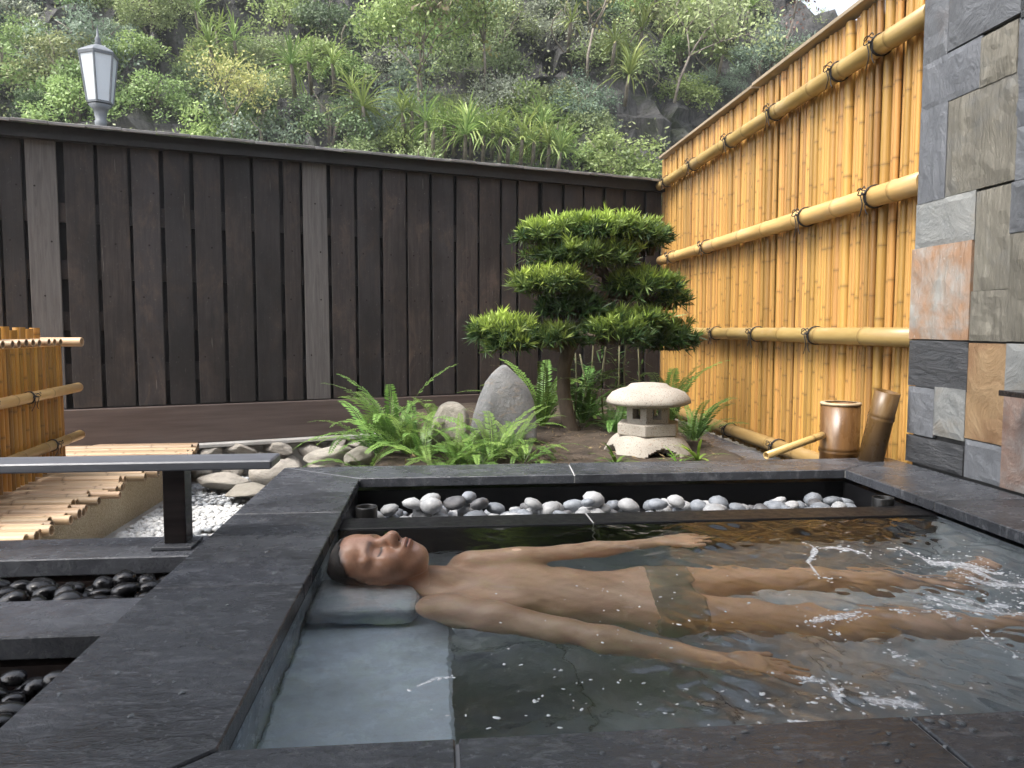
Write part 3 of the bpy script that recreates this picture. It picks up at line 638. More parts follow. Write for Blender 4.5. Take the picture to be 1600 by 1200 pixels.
# ------------------------------------------------------------------ raised bamboo deck and low bamboo screen on the left
XD = -1.62; ZD = -.245
dk = empty('bamboo_deck', (XD-.8, 4.1, -.52), label='raised platform of weathered bamboo poles', cat='deck')
g = G('pebbledash'); v = g.coord(); n = g.n('TexVoronoi', {'Vector': v, 'Scale': 120}).outputs['Distance']; n2 = g.noise(v, 150, 3)
M_dash = g.fin(g.mix(g.ramp(n2, .35, .65), (.34, .27, .16), (.56, .47, .33)), .8, g.bump(n, .8, .006))
mb = MB(); mb.box((-.75, .0, .119), (3.3-.04, 2.55, .238)); o = obj('platform_base', mb.mesh('platform_base'), M_dash, dk); o.location = (-.16+.0, 0, 0)
DP = [dress(pole(2.4, 1.0, .34, 500+i, 12, open0=True), M_bam_deck) for i in range(10)]
y = 2.86; rd = random.Random(4)
while y < 5.36:
    r = rd.choice((.018, .021, .024, .026)); y += r; back = rd.uniform(-.05, .09)
    obj('bamboo_pole', rd.choice(DP), None, dk, (.8+.03-back, y-4.1, .2385+r), (0, R(-90)+rd.uniform(-.004, .004), rd.uniform(-.008, .008)), (r, r, 1)); y += r+.001
ls = empty('bamboo_screen', (-2.15, 4.2, -.247), label='low amber bamboo screen with a shelf of cut poles', cat='fence')
A = [dress(pole(.72, 1.0, .3, 600+i, 10), M_bam_left) for i in range(8)]; B = [dress(pole(.80, 1.0, .3, 640+i, 12, open1=True), M_bam_left) for i in range(6)]; Cc = [dress(pole(.26, 1.0, .5, 660+i, 12, open0=True), M_bam_deck) for i in range(6)]
rd = random.Random(6); y = 3.2
def lsx(y): return -2.15+.10*(4.6-y)                # the screen stands slightly askew to the deck edge
while y < 4.62:
    r = rd.uniform(.016, .021); obj('bamboo_pole', rd.choice(A), None, ls, (lsx(y)+2.15, y-4.2, .0), (0, 0, rd.uniform(0, 6)), (r, r, .96)); y += r*2.5
y = 3.2
while y < 4.60:
    r = rd.uniform(.025, .03); obj('upright', rd.choice(B), None, ls, (lsx(y)+2.15-.09, y-4.2, 0), (0, 0, rd.uniform(0, 6)), (r, r, rd.uniform(.97, 1.0))); y += r*3.4
y = 3.2; k = 0
while y < 4.66:
    last = y > 4.57
    r = .019 if not last else .026; obj('shelf_pole', rd.choice(Cc), None, ls, (lsx(y)+2.15+(.045 if not last else .13)+rd.uniform(-.008, .008), y-4.2, .715+rd.uniform(-.003, .003)), (0, R(-90), rd.uniform(-.04, .04)), (r, r, .5 if not last else 1.0)); y += .088
for z in (.445, .165):
    me = dress(pole(1.75, .027, .36, int(z*1000), 14), M_bam_rail); o = obj('rail', me, None, ls, (lsx(3.0)+2.15+.055, 3.0-4.2, z), (R(-90), 0, math.atan(.10)))
for y, z in ((4.05, .445), (4.32, .165), (3.6, .445)): obj('cord_tie', TIES[int(y*10) % 4], None, ls, (lsx(y)+2.15+.055, y-4.2, z), (0, 0, R(90)), (1, .62, .62))

# ------------------------------------------------------------------ stone lantern
g = G('granite'); v = g.coord(); sp = g.noise(v, 170, 2, .6); sp2 = g.noise(v, 95, 2, .5); n = g.noise(v, 6, 5)
c = g.mix(g.ramp(n, .3, .7), (.31, .28, .24), (.41, .375, .32)); c = g.mix(g.ramp(sp, .60, .66, 0, .9), c, (.10, .085, .075)); c = g.mix(g.ramp(sp2, .63, .68, 0, .7), c, (.24, .17, .13))
M_gran = g.fin(c, .75, g.bump(sp, .35, .002), .3)
YLn = 3.80; lc = ony(1012, 718, YLn); lz = lambda py: ony(1012, py, YLn).z; kpx = YLn/F
lan = empty('stone_lantern', (lc.x, lc.y, -.09), label='granite snow lantern standing before the bamboo screen', cat='lantern')
def Lz(py): return lz(py)+.09
hexs = lambda amt: (lambda w: 1-amt*(1-math.cos(math.pi/6)/max(.5, math.cos(((w+R(12)) % (math.pi/3))-math.pi/6))) if True else 1)
def softhex(w, amt=.55):
    q = math.cos(math.pi/6)/math.cos(((w+R(10)) % (math.pi/3))-math.pi/6); return 1*(1-amt)+amt*q/.95
r0 = 67*kpx
mb = MB(); top, ev, un = Lz(598), Lz(622), Lz(631)
mb.lathe([(0, un+.004), (r0*.5, un+.003), (r0*.93, un), (r0*.985, un+.006), (r0, (ev+un)/2), (r0*.97, ev+.004), (r0*.86, ev+(top-ev)*.40), (r0*.68, ev+(top-ev)*.62), (r0*.53, ev+(top-ev)*.72), (r0*.49, ev+(top-ev)*.78), (r0*.42, top-.004), (r0*.25, top), (0, top)], 48, shape=lambda w: softhex(w, .35))
obj('roof', mb.mesh('roof', True), M_gran, lan)
def hexpts(r, z, ph=R(10)): return [Vector((r*math.cos(ph+k*math.pi/3), r*math.sin(ph+k*math.pi/3), z)) for k in range(6)]
mb = MB(); z0, z1 = Lz(659), un+.002; ro = 37.5*kpx; ri = ro-.03
for k in range(6):                                   # each face of the fire box with its window opening
    P = lambda r, z, t: hexpts(r, z)[k].lerp(hexpts(r, z)[(k+1) % 6], t)
    zs = [z0, z0+(z1-z0)*.24, z0+(z1-z0)*.78, z1]; ts = [0, .3, .7, 1]
    for i in range(3):
        for j in range(3):
            if i == 1 and j == 1: continue
            a = [P(ro, zs[j], ts[i]), P(ro, zs[j], ts[i+1]), P(ro, zs[j+1], ts[i+1]), P(ro, zs[j+1], ts[i])]
            b = [P(ri, zs[j], ts[i]), P(ri, zs[j], ts[i+1]), P(ri, zs[j+1], ts[i+1]), P(ri, zs[j+1], ts[i])]
            mb.add(a, [(0, 1, 2, 3)]); mb.add(b, [(3, 2, 1, 0)])
    q = [P(ro, zs[1], .3), P(ro, zs[1], .7), P(ro, zs[2], .7), P(ro, zs[2], .3)]; w = [P(ri, zs[1], .3), P(ri, zs[1], .7), P(ri, zs[2], .7), P(ri, zs[2], .3)]
    for i in range(4): mb.add([q[i], q[(i+1) % 4], w[(i+1) % 4], w[i]], [(3, 2, 1, 0)])
obj('fire_box', mb.mesh('fire_box'), M_gran, lan)
mb = MB(); r1 = 53*kpx; zt, zb = Lz(659), Lz(677)
mb.prism([p[:2] for p in hexpts(r1, 0)], zb, zt); obj('platform', mb.mesh('platform', bevel=.006, seg=2), M_gran, lan)
mb = MB(); zt = Lz(674); r2 = 92*kpx; nth = 96
pr = [(.0, 0), (.30, 0), (.42, .004), (.52, .014), (.60, .03), (.66, .05), (.71, .075), (.755, .10), (.80, .125), (.85, .15), (.91, .185)]
dz_ = [q[1] for q in pr]; rows = list(np.linspace(0, .185, 30)); prof = [(0, zt), (.15, zt), (.28, zt-.0005)]+[(float(np.interp(q+.002, dz_[1:], [w[0] for w in pr][1:])), zt-.001-q) for q in rows]
mb.lathe([(p*r2, z) for p, z in prof], nth, shape=lambda w: 1+.05*math.cos(4*(w-R(52))))
keep = []
for fc in mb.f:
    a = np.mean([mb.v[i] for i in fc], 0); w = math.atan2(a[1], a[0])-R(52); d = abs(((w+math.pi/4) % (math.pi/2))-math.pi/4); h_ = (zt-.06-a[2])/.10
    if h_ > 0 and (math.pi/4-d) < .46*math.sqrt(min(1, h_*2.2)): continue
    keep.append(fc)
mb.f = keep; me = mb.mesh('base', False); o = obj('base', me, M_gran, lan)
md = o.modifiers.new('s', 'SOLIDIFY'); md.thickness = .055; md.offset = 1; md = o.modifiers.new('b', 'BEVEL'); md.width = .006; md.segments = 2; md.angle_limit = R(40)
# ------------------------------------------------------------------ water spout set
p = onz(1311, 712, -.02); YB = 3.22
bk = ony(1311, 715, YB); kb = YB/F
spout = empty('bamboo_spout', (bk.x, bk.y, -.20), label='thick cut bamboo water basin with slanting spout on the coping', cat='spout')
hb = ony(1311, 630, YB).z+.20
me = dress(pole(hb, 31*kb, .5, 71, 28, open1=True), M_bam_dark); obj('bucket', me, None, spout)
mb = MB(); mb.lathe([(31*kb*.80, 0), (31*kb*1.03, 0), (31*kb*1.03, .010), (31*kb*.80, .010)], 28); obj('rim_band', mb.mesh('rim_band', True), M_cutend, spout, (0, 0, hb-.006))
a = ony(1285, 680, YB-.02); b = ony(1197, 712, YB-.16); d = b-a
me = dress(pole(d.length, .016, .3, 72, 14, open1=True), M_bam_rail); o = obj('spout', me, None, spout); o.location = a-spout.location; o.rotation_euler = d.to_track_quat('Z', 'Y').to_euler()
a = ony(1358, 727, 3.03); b = ony(1387, 612, 2.98); d = b-a
tube = obj('bamboo_tube', dress(pole(d.length, .050, .24, 74, 22, open1=True), M_bam_dark), None, loc=a, rot=d.to_track_quat('Z', 'Y').to_euler(), label='wide dark bamboo tube leaning against the screen', cat='bamboo')
for y0, y1 in ((3.09, 3.5), (3.5, 4.4), (4.4, 5.4)):
    mb = MB(); mb.box((1.76, (y0+y1)/2, -.215), (.24, y1-y0-.01, .05)); obj('paving_stone', mb.mesh('paving_stone', bevel=.008), M_slab, label=('grey paving stone under the bamboo spout' if y0 < 3.2 else 'grey paving stone under the lowest bamboo rail' if y0 < 4 else 'grey paving stone behind the lantern'), cat='paving')

# ------------------------------------------------------------------ leaves
def kites(P, D, N, L, W_, tone, mid=.45):
    D = D/np.linalg.norm(D, axis=1, keepdims=True); Sd = np.cross(D, N); Sd /= np.linalg.norm(Sd, axis=1, keepdims=True)+1e-9
    L = np.asarray(L).reshape(-1, 1); W_ = np.asarray(W_).reshape(-1, 1); m = P+D*L*mid
    V = np.stack([P, m+Sd*W_/2, P+D*L, m-Sd*W_/2], 1).reshape(-1, 3); n = len(P)
    return V, np.arange(n*4).reshape(n, 4), np.repeat(np.asarray(tone), 4)
def unit(n, g0=rng): v = g0.standard_normal((n, 3)); return v/np.linalg.norm(v, axis=1, keepdims=True)
# ------------------------------------------------------------------ cloud-pruned tree
M_bark = mat('bark', (.055, .040, .028), (.13, .10, .07), 14, (1, 1, .4), rough=(.85, .95), bump=1.0, bscale=30, bdist=.012)
M_podo = leafmat('podocarpus_leaf', (.035, .075, .026), (.47, .60, .12), .28, .06, .01)
YT = 4.6; tb = ony(902, 700, YT); tree = empty('pine_tree', (tb.x, tb.y, -.09), label='cloud pruned evergreen garden tree with tiered pads', cat='tree')
def tp(px, py, dy=0): return ony(px, py, YT+dy)-tree.location
mb = MB(); tr = [(904, 712, 0), (900, 690, 0), (888, 655, 0), (881, 615, .02), (881, 575, .02), (888, 545, 0), (905, 515, -.02), (932, 480, .0), (950, 450, .05), (945, 425, .08), (930, 400, .08), (925, 370, .06)]
mb.tube([tp(*q) for q in tr], [.062, .050, .043, .041, .042, .046, .04, .034, .028, .024, .02, .012], 14); obj('trunk', mb.mesh('trunk', True), M_bark, tree)
br = [((888, 548, 0), (850, 540, -.05), (800, 535, -.08), (765, 525, -.1)), ((900, 530, 0), (960, 535, .0), (1020, 535, .05), (1070, 535, .1)), ((915, 505, 0), (890, 480, -.06), (850, 455, -.1)), ((945, 460, .04), (985, 465, .05), (1040, 460, .12)), ((945, 430, .08), (900, 410, .0), (850, 408, -.05)), ((935, 405, .08), (970, 405, .1), (1000, 400, .15)), ((928, 380, .06), (890, 372, .05), (840, 372, .0)), ((928, 380, .06), (975, 370, .1), (1015, 375, .2)), ((893, 535, 0), (905, 520, -.15), (930, 525, -.25))]
for q in br:
    mb = MB(); q2 = [tp(*w) for w in q]; mb.tube(q2, list(np.linspace(.022, .007, len(q2))), 8); obj('branch', mb.mesh('branch', True), M_bark, tree)
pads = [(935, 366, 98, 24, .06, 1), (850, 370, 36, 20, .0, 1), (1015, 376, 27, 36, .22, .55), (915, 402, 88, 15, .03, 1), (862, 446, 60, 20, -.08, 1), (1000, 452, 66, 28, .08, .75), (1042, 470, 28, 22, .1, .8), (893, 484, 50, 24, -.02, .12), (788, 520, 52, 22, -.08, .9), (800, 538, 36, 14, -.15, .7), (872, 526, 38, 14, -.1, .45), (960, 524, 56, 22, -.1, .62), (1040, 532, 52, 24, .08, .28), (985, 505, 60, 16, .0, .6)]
for pi, (cx, cy, hw, hh, dy, lum) in enumerate(pads):
    c = np.array(tp(cx, cy, dy)); k = YT/F; a, b = hw*k, hh*k*.95; dp = max(.09, a*.62)
    n = int(560*(a*dp)/.08)+46; u = unit(n*2); u = u[(u[:, 2] > -.30)][:n]; n = len(u)
    lump = np.array([  .82+.42*noise.noise(Vector(q)*2.6+Vector((pi*7, 0, 0))) for q in u])[:, None]
    P = c+u*np.array([a, dp, b])*lump*(rng.uniform(.72, 1.02, (n, 1))); P += np.array([.034, .034, .018])*rng.standard_normal((n, 3))
    nl = 15; ax = u*np.array([.5, .5, .6])+np.array([0, 0, .55]); ax /= np.linalg.norm(ax, axis=1, keepdims=True)
    PP = np.repeat(P, nl, 0); AX = np.repeat(ax, nl, 0); D = AX*rng.uniform(.1, 1.3, (n*nl, 1))+unit(n*nl)*.95; N = unit(n*nl)+AX
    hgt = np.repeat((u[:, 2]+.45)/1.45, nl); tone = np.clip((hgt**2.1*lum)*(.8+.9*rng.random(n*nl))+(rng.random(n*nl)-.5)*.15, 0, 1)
    Vv, Ff, T = kites(PP, D, N, rng.uniform(.045, .088, n*nl), rng.uniform(.008, .0125, n*nl), tone)
    # small twigs under each pad
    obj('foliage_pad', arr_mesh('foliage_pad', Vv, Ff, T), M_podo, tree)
    mb = MB()
    for q in range(int(16+a*120)):
        s = c+np.array([rng.uniform(-.8, .8)*a, rng.uniform(-.6, .6)*dp, rng.uniform(-.2, .5)*b]); s0 = c+(s-c)*np.array([.45, .45, 0])+np.array([0, 0, -b*.7]); mb.tube([s0, (s0+s)/2+np.array([0, 0, -.01]), s], [.005, .004, .002], 4)
    obj('twigs', mb.mesh('twigs'), M_bark, tree, kind='stuff')

# ------------------------------------------------------------------ ferns
M_fern = leafmat('fern_leaf', (.05, .115, .028), (.21, .34, .075), .32, .34, .016)
M_fern_d = leafmat('shaded_fern_leaf', (.045, .105, .025), (.13, .24, .055), .3, .25, .015)  # darker copy of the fern leaf, with shade put into its colour
def frond(seed, L=1.0):
    rd = random.Random(seed); n = 34; V = []; Fc = []; T = []; arch = rd.uniform(.9, 1.9); side = rd.uniform(-.35, .35)
    p = Vector((0, 0, 0)); el = R(rd.uniform(68, 84)); pts = []; az = 0
    for i in range(n+1):
        t = i/n; e_ = el-arch*t**1.4; az = side*t*t
        pts.append((p.copy(), Vector((math.cos(e_)*math.cos(az), math.cos(e_)*math.sin(az), math.sin(e_)))))
        p += pts[-1][1]*L/n
    for i in range(2, n+1):
        q, d = pts[i]; t = i/n; lat = Vector((-math.sin(az*t), math.cos(az*t), 0)); nrm = d.cross(lat).normalized()
        ln = L*.098*min(1, 5*t)*(1-t)**.42*1.05+.006
        for s in (-1, 1):
            dr = (lat*s+d*.28+nrm*rd.uniform(-.22, .12)).normalized(); w = L/n*.66
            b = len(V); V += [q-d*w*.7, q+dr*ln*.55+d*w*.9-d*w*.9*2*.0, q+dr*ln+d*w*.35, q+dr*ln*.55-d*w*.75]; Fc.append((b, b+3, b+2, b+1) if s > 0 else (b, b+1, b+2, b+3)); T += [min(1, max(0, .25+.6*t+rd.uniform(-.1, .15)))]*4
    for i in range(0, n, 2):
        q, d = pts[i]; q2 = pts[min(i+2, n)][0]; w = L*.006*(1.2-i/n); lat = Vector((0, 1, 0)); b = len(V); V += [q-lat*w, q+lat*w, q2+lat*w*.9, q2-lat*w*.9]; Fc.append((b, b+1, b+2, b+3)); T += [.9]*4
    return arr_mesh('frond', V, Fc, T)
FR = [frond(i) for i in range(9)]
for me in FR: me.materials.append(M_fern)
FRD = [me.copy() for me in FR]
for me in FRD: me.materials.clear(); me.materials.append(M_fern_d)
def fern(px, Y, L, nf, label, seed, dark=False, az=(0, 6.28), tilt=(-.1, .75)):
    c = ony(px, 700, Y); z = soil_z(c.x, c.y); z = max(z, -.2); rd = random.Random(seed)
    t = empty('fern', (c.x, c.y, z), label=label, cat='fern', group='ferns in the garden bed')
    for i in range(nf):
        a = az[0]+(az[1]-az[0])*(i+rd.uniform(-.35, .35))/nf
        s = L*rd.uniform(.7, 1.25); o = obj('frond', rd.choice(FRD if dark else FR), None, t, (.015*math.cos(a), .015*math.sin(a), 0), scale=(s, s, s))
        o.rotation_euler = (Matrix.Rotation(a, 3, 'Z') @ Matrix.Rotation(rd.uniform(*tilt), 3, 'Y')).to_euler()
fern(615, 3.95, .47, 20, 'biggest bright sword fern left of the beige boulder', 1, tilt=(-.2, .8))
fern(575, 3.7, .34, 12, 'bright fern drooping over the stones at the bed edge', 2, tilt=(.1, .9))
fern(662, 3.62, .30, 13, 'light green fern right before the beige boulder', 3)
fern(715, 3.45, .27, 13, 'yellowish green fern behind the coping in front of both boulders', 4)
fern(770, 3.55, .33, 15, 'fresh green fern before the blue grey boulder', 5, tilt=(-.1, .7))
fern(818, 3.50, .29, 12, 'slender fern between the blue grey boulder and the tree trunk', 6, tilt=(.1, .9))
fern(690, 4.25, .36, 10, 'fern arching up behind the beige boulder', 7, tilt=(-.3, .5))
fern(848, 4.85, .52, 15, 'tall upright fern between boulder and tree trunk', 8, tilt=(-.25, .45))
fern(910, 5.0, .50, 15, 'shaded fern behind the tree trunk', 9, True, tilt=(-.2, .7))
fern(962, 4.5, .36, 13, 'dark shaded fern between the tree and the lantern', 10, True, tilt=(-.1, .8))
fern(1042, 4.5, .58, 11, 'tall fern rising behind the lantern roof', 11, False, tilt=(-.25, .35))
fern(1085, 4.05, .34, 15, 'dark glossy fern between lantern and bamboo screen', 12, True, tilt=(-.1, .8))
fern(590, 4.15, .40, 14, 'fern leaning against the brown base beam', 13, tilt=(-.1, .8))
fern(640, 3.75, .36, 16, 'thick fern clump between the biggest fern and the beige boulder', 14, tilt=(0, .9))
fern(745, 3.38, .26, 14, 'low fern fringe along the coping below the boulders', 15, tilt=(.1, .9))
fern(690, 3.36, .24, 12, 'small pale fern along the coping below the beige boulder', 16, tilt=(.1, .9))
fern(800, 3.75, .30, 12, 'fern with long thin fronds against the blue grey boulder foot', 17, tilt=(0, .8))
# small leafy ground plants and thin shoots
M_twig0 = mat('shoot_stem', (.10, .105, .05), (.17, .16, .09), rough=(.6, .8))
M_strap = leafmat('strap_leaf', (.07, .16, .025), (.24, .38, .06), .3, .25, .02)
def tuft_mesh(seed, n, L, W_, el=(15, 80), arch=.9, seg=4):
    rd = random.Random(seed); V = []; Fc = []; T = []
    for i in range(n):
        a = rd.uniform(0, 6.28); e_ = R(rd.uniform(*el)); l = L*rd.uniform(.6, 1.1); p = Vector((0, 0, 0)); lat = Vector((-math.sin(a), math.cos(a), 0)); b = len(V); tn = rd.uniform(.1, .9)
        for k in range(seg+1):
            t = k/seg; w = W_*(.45+1.3*t)*(1-t)**.55*.9+.0008; V += [p-lat*w/2, p+lat*w/2]; T += [min(1, tn*(.6+.5*t))]*2
            e2 = e_-arch*t; p = p+Vector((math.cos(e2)*math.cos(a), math.cos(e2)*math.sin(a), math.sin(e2)))*l/seg
        Fc += [(b+2*k, b+2*k+1, b+2*k+3, b+2*k+2) for k in range(seg)]
    return arr_mesh('leaves', V, Fc, T)
for i, (px, Y, s, lab) in enumerate(((962, 3.45, .16, 'small leafy sprout before the lantern foot'), (1090, 3.5, .17, 'bright sprout right of the lantern foot'), (1060, 3.4, .12, 'low pale green clump at the lantern foot'), (840, 3.3, .11, 'round leaved seedling by the coping under the fern'), (980, 4.75, .30, 'spiky shaded plant behind the lantern'), (925, 5.3, .34, 'spiky shaded plant against the fence behind the trunk'))):
    c = ony(px, 700, Y); obj('ground_plant', tuft_mesh(900+i, 16 if i < 4 else 26, s, s*.12, (10, 75), 1.0), M_strap, loc=(c.x, c.y, soil_z(c.x, c.y)-.004), label=lab, cat='plant')
for i in range(7):
    px = 895+i*17+rng.uniform(-5, 5); c = ony(px, 650, 5.2+rng.uniform(-.3, .3)); mb = MB(); z0 = soil_z(c.x, c.y)
    hh = rng.uniform(.45, .75); st = empty('bamboo_shoot', (c.x, c.y, z0), label='thin bamboo shoot in the shade behind the garden tree', cat='plant', group='thin shoots behind the tree')
    mb.tube([(0, 0, 0), (rng.uniform(-.02, .02), 0, hh*.5), (rng.uniform(-.04, .04), 0, hh)], .0055, 6); obj('stem', mb.mesh('stem', True), M_twig0, st)
    Pn = np.stack([rng.uniform(-.02, .02, 26), rng.uniform(-.02, .02, 26), rng.uniform(.4, 1.0, 26)*hh], 1); Vv, Ff, T = kites(Pn, unit(26)*np.array([1, 1, .4]), np.tile([0, 0, 1.], (26, 1))+.3*unit(26), rng.uniform(.06, .11, 26), .012, rng.random(26)*.6); obj('leaves', arr_mesh('leaves', Vv, Ff, T), M_fern_d, st)
# leaf litter
n = 900; P = np.stack([rng.uniform(-.2, 1.8, n), rng.uniform(3.1, 5.6, n), np.zeros(n)], 1); P[:, 2] = [soil_z(x, y)+.004 for x, y, _ in P]
Vv, Ff, T = kites(P, unit(n)*np.array([1, 1, .25]), np.tile([0, 0, 1.], (n, 1))+.35*unit(n), rng.uniform(.02, .05, n), rng.uniform(.006, .014, n), rng.random(n))
obj('leaf_litter', arr_mesh('leaf_litter', Vv, Ff, T), leafmat('dry_leaf', (.09, .055, .03), (.26, .18, .10), .1), label='dry brown leaf litter on the garden soil', cat='leaf litter', kind='stuff')

# ------------------------------------------------------------------ street lamp beyond the fence
YP = 8.6; kl = YP/F; pb = ony(158, 200, YP)
M_lmetal = mat('grey_paint', (.12, .135, .15), (.17, .185, .20), rough=(.4, .55), bump=.05)
g = G('frosted_pane'); M_pane = g.fin((.86, .89, .92), .35); tr_ = g.n('BsdfTranslucent', {'Color': (.8, .86, .9, 1)}); mx_ = g.n('MixShader', {0: .45, 1: g.b.outputs[0], 2: tr_.outputs[0]}); g.l(mx_.outputs[0], g.out.inputs[0])
lamp = empty('street_lamp', (pb.x, pb.y, -.64), label='grey street lamp with tapered hexagonal frosted lantern', cat='street lamp')
def pz(py): return ony(158, py, YP).z+.64
mb = MB(); mb.lathe([(0, 0), (.12, 0), (.12, .25), (.07, .3), (.058, .5), (.05, pz(200)), (.055, pz(196)), (.06, pz(190)), (.05, pz(188)), (9*kl, pz(176)), (10*kl, pz(172)), (16*kl, pz(165)), (0, pz(164))], 20); obj('post', mb.mesh('post', True), M_lmetal, lamp)
def hx(r, z, ph=R(38)): return [Vector((r*math.cos(ph+k*math.pi/3), r*math.sin(ph+k*math.pi/3), z)) for k in range(6)]
z0, z1 = pz(163), pz(88); a0, a1 = 17.5*kl, 25.5*kl
mb = MB(); mb.lathe([(0, z0), (a0*1.03, z0), (a0*1.05, z0+.02), (0, z0+.02)], 6, shape=None); o = obj('lantern_base', mb.mesh('lantern_base'), M_lmetal, lamp, rot=(0, 0, R(38)))
for k in range(6):
    b0, b1 = hx(a0, z0+.015), hx(a1, z1); j = (k+1) % 6
    mb = MB(); q = [b0[k].lerp(b0[j], .05), b0[k].lerp(b0[j], .95), b1[k].lerp(b1[j], .95), b1[k].lerp(b1[j], .05)]; c0 = Vector((0, 0, (z0+z1)/2))
    mb.add(q+[p*.985+Vector((0, 0, p.z*.015)) for p in q], [(0, 1, 2, 3), (7, 6, 5, 4), (0, 4, 5, 1), (1, 5, 6, 2), (2, 6, 7, 3), (3, 7, 4, 0)]); obj('pane', mb.mesh('pane'), M_pane, lamp)
    mb = MB(); mb.tube([b0[k], b1[k]], .011, 6); obj('bar', mb.mesh('bar'), M_lmetal, lamp)
mb = MB(); mb.lathe([(a1*.9, z1-.01), (a1*1.05, z1-.01), (a1*1.08, z1+.02), (a1*1.0, z1+.035), (a1*.55, pz(75)), (a1*.25, pz(71)), (.02, pz(70)), (0, pz(70))], 6); obj('lantern_roof', mb.mesh('lantern_roof'), M_lmetal, lamp, rot=(0, 0, R(38)))
mb = MB(); mb.lathe([(.02, pz(71)), (.035, pz(68)), (.022, pz(65)), (.032, pz(62)), (.014, pz(57)), (.010, pz(50)), (0, pz(38))], 12); obj('finial', mb.mesh('finial', True), M_lmetal, lamp)

# ------------------------------------------------------------------ hillside vegetation
LT = {'olive': leafmat('leaf_olive', (.17, .23, .07), (.42, .50, .19), .3, .22, .02),
      'fresh': leafmat('leaf_fresh', (.14, .25, .05), (.38, .52, .13), .35, .2, .02),
      'deep': leafmat('leaf_deep', (.07, .13, .05), (.19, .29, .11), .25, .25, .015),
      'bluish': leafmat('leaf_bluish', (.13, .21, .13), (.31, .42, .28), .3, .15, .015),
      'silver': leafmat('leaf_silver', (.24, .28, .18), (.46, .50, .36), .3, .12, .01),
      'yellow': leafmat('leaf_yellow', (.26, .29, .07), (.55, .50, .13), .35, .2, .02),
      'dry': leafmat('leaf_dry', (.30, .22, .12), (.58, .48, .32), .35, .15, .01),
      'red': leafmat('leaf_red', (.16, .09, .06), (.30, .17, .13), .3, .2, .02)}
M_twig = mat('pale_twig', (.12, .10, .08), (.26, .23, .19), rough=(.8, .9), bump=.2)
def crown_mesh(seed, n, leaf, aspect=(1, 1, .85), lumps=26, hole=.0):
    g0 = np.random.default_rng(seed); u = unit(lumps, g0); u[:, 2] = np.abs(u[:, 2])*1.1-.28
    C_ = u*g0.uniform(.45, .95, (lumps, 1))*np.array(aspect); rad = g0.uniform(.16, .36, lumps); tl = g0.uniform(0, .65, lumps)
    w = rad**2/np.sum(rad**2); idx = g0.choice(lumps, n, p=w); d = unit(n, g0); d[:, 2] = np.where(g0.random(n) < .65, np.abs(d[:, 2]), d[:, 2])
    P = C_[idx]+d*(rad[idx]*g0.uniform(.55, 1.1, n))[:, None]
    D = d*.5+unit(n, g0)*.8+np.array([0, 0, -.25]); N = d*.8+np.array([0, 0, .5])+unit(n, g0)*.55
    L = leaf*g0.uniform(.6, 1.25, n)
    return kites(P, D, N, L, L*g0.uniform(.4, .62, n), np.clip(tl[idx]+g0.uniform(-.15, .4, n), 0, 1))
def stems_mesh(seed, n=5, h=.8):
    rd = random.Random(seed); mb = MB()
    for i in range(n):
        a = rd.uniform(0, 6.28); s = rd.uniform(.2, .55); mb.tube([(0, 0, -.35), (s*.3*math.cos(a), s*.3*math.sin(a), h*.35), (s*.6*math.cos(a+.4), s*.6*math.sin(a+.4), h*.6), (s*math.cos(a+.2), s*math.sin(a+.2), h*rd.uniform(.7, 1))], [.035, .026, .016, .006], 5)
    return mb.mesh('stems', True)
KINDS_SCALE = 1.3
KINDS = {'olive': ('olive green shrub', 4600, .07), 'fresh': ('fresh light green bush', 4200, .078), 'deep': ('dark green dense bush', 4600, .068),
         'bluish': ('bluish green bush', 4800, .064), 'silver': ('silvery pale shrub', 3600, .064), 'yellow': ('yellowish autumn tinted shrub', 3400, .075)}
PROT = {}
for i, (k, (lab, n, lf)) in enumerate(KINDS.items()):
    PROT[k] = []
    for q in range(2):
        me = arr_mesh('crown', *crown_mesh(40+i*7+q, n, lf, (1, 1, .8+.15*q), 22+6*q)); me.materials.append(LT[k]); st = stems_mesh(60+i*3+q); st.materials.append(M_twig); PROT[k].append((me, st))
def shrub(k, p, s, rd, name='shrub', label=None, group=None):
    me, st = rd.choice(PROT[k]); t = empty(name, p, (rd.uniform(-.15, .35), rd.uniform(-.2, .2), rd.uniform(0, 6.28)), label=label or KINDS[k][0], cat='shrub', group=group or k+' shrubs on the hillside'); t.scale = (s, s, s*rd.uniform(.8, 1.15))
    obj('crown', me, None, t); obj('stems', st, None, t); return t
def pix(p):
    v = np.array(p)-EYE; d = v@_f; return 800+F*(v@_r)/d, 600-F*(v@_u)/d
rd = random.Random(77); cnt = {k: 0 for k in KINDS}
yy = 12.9
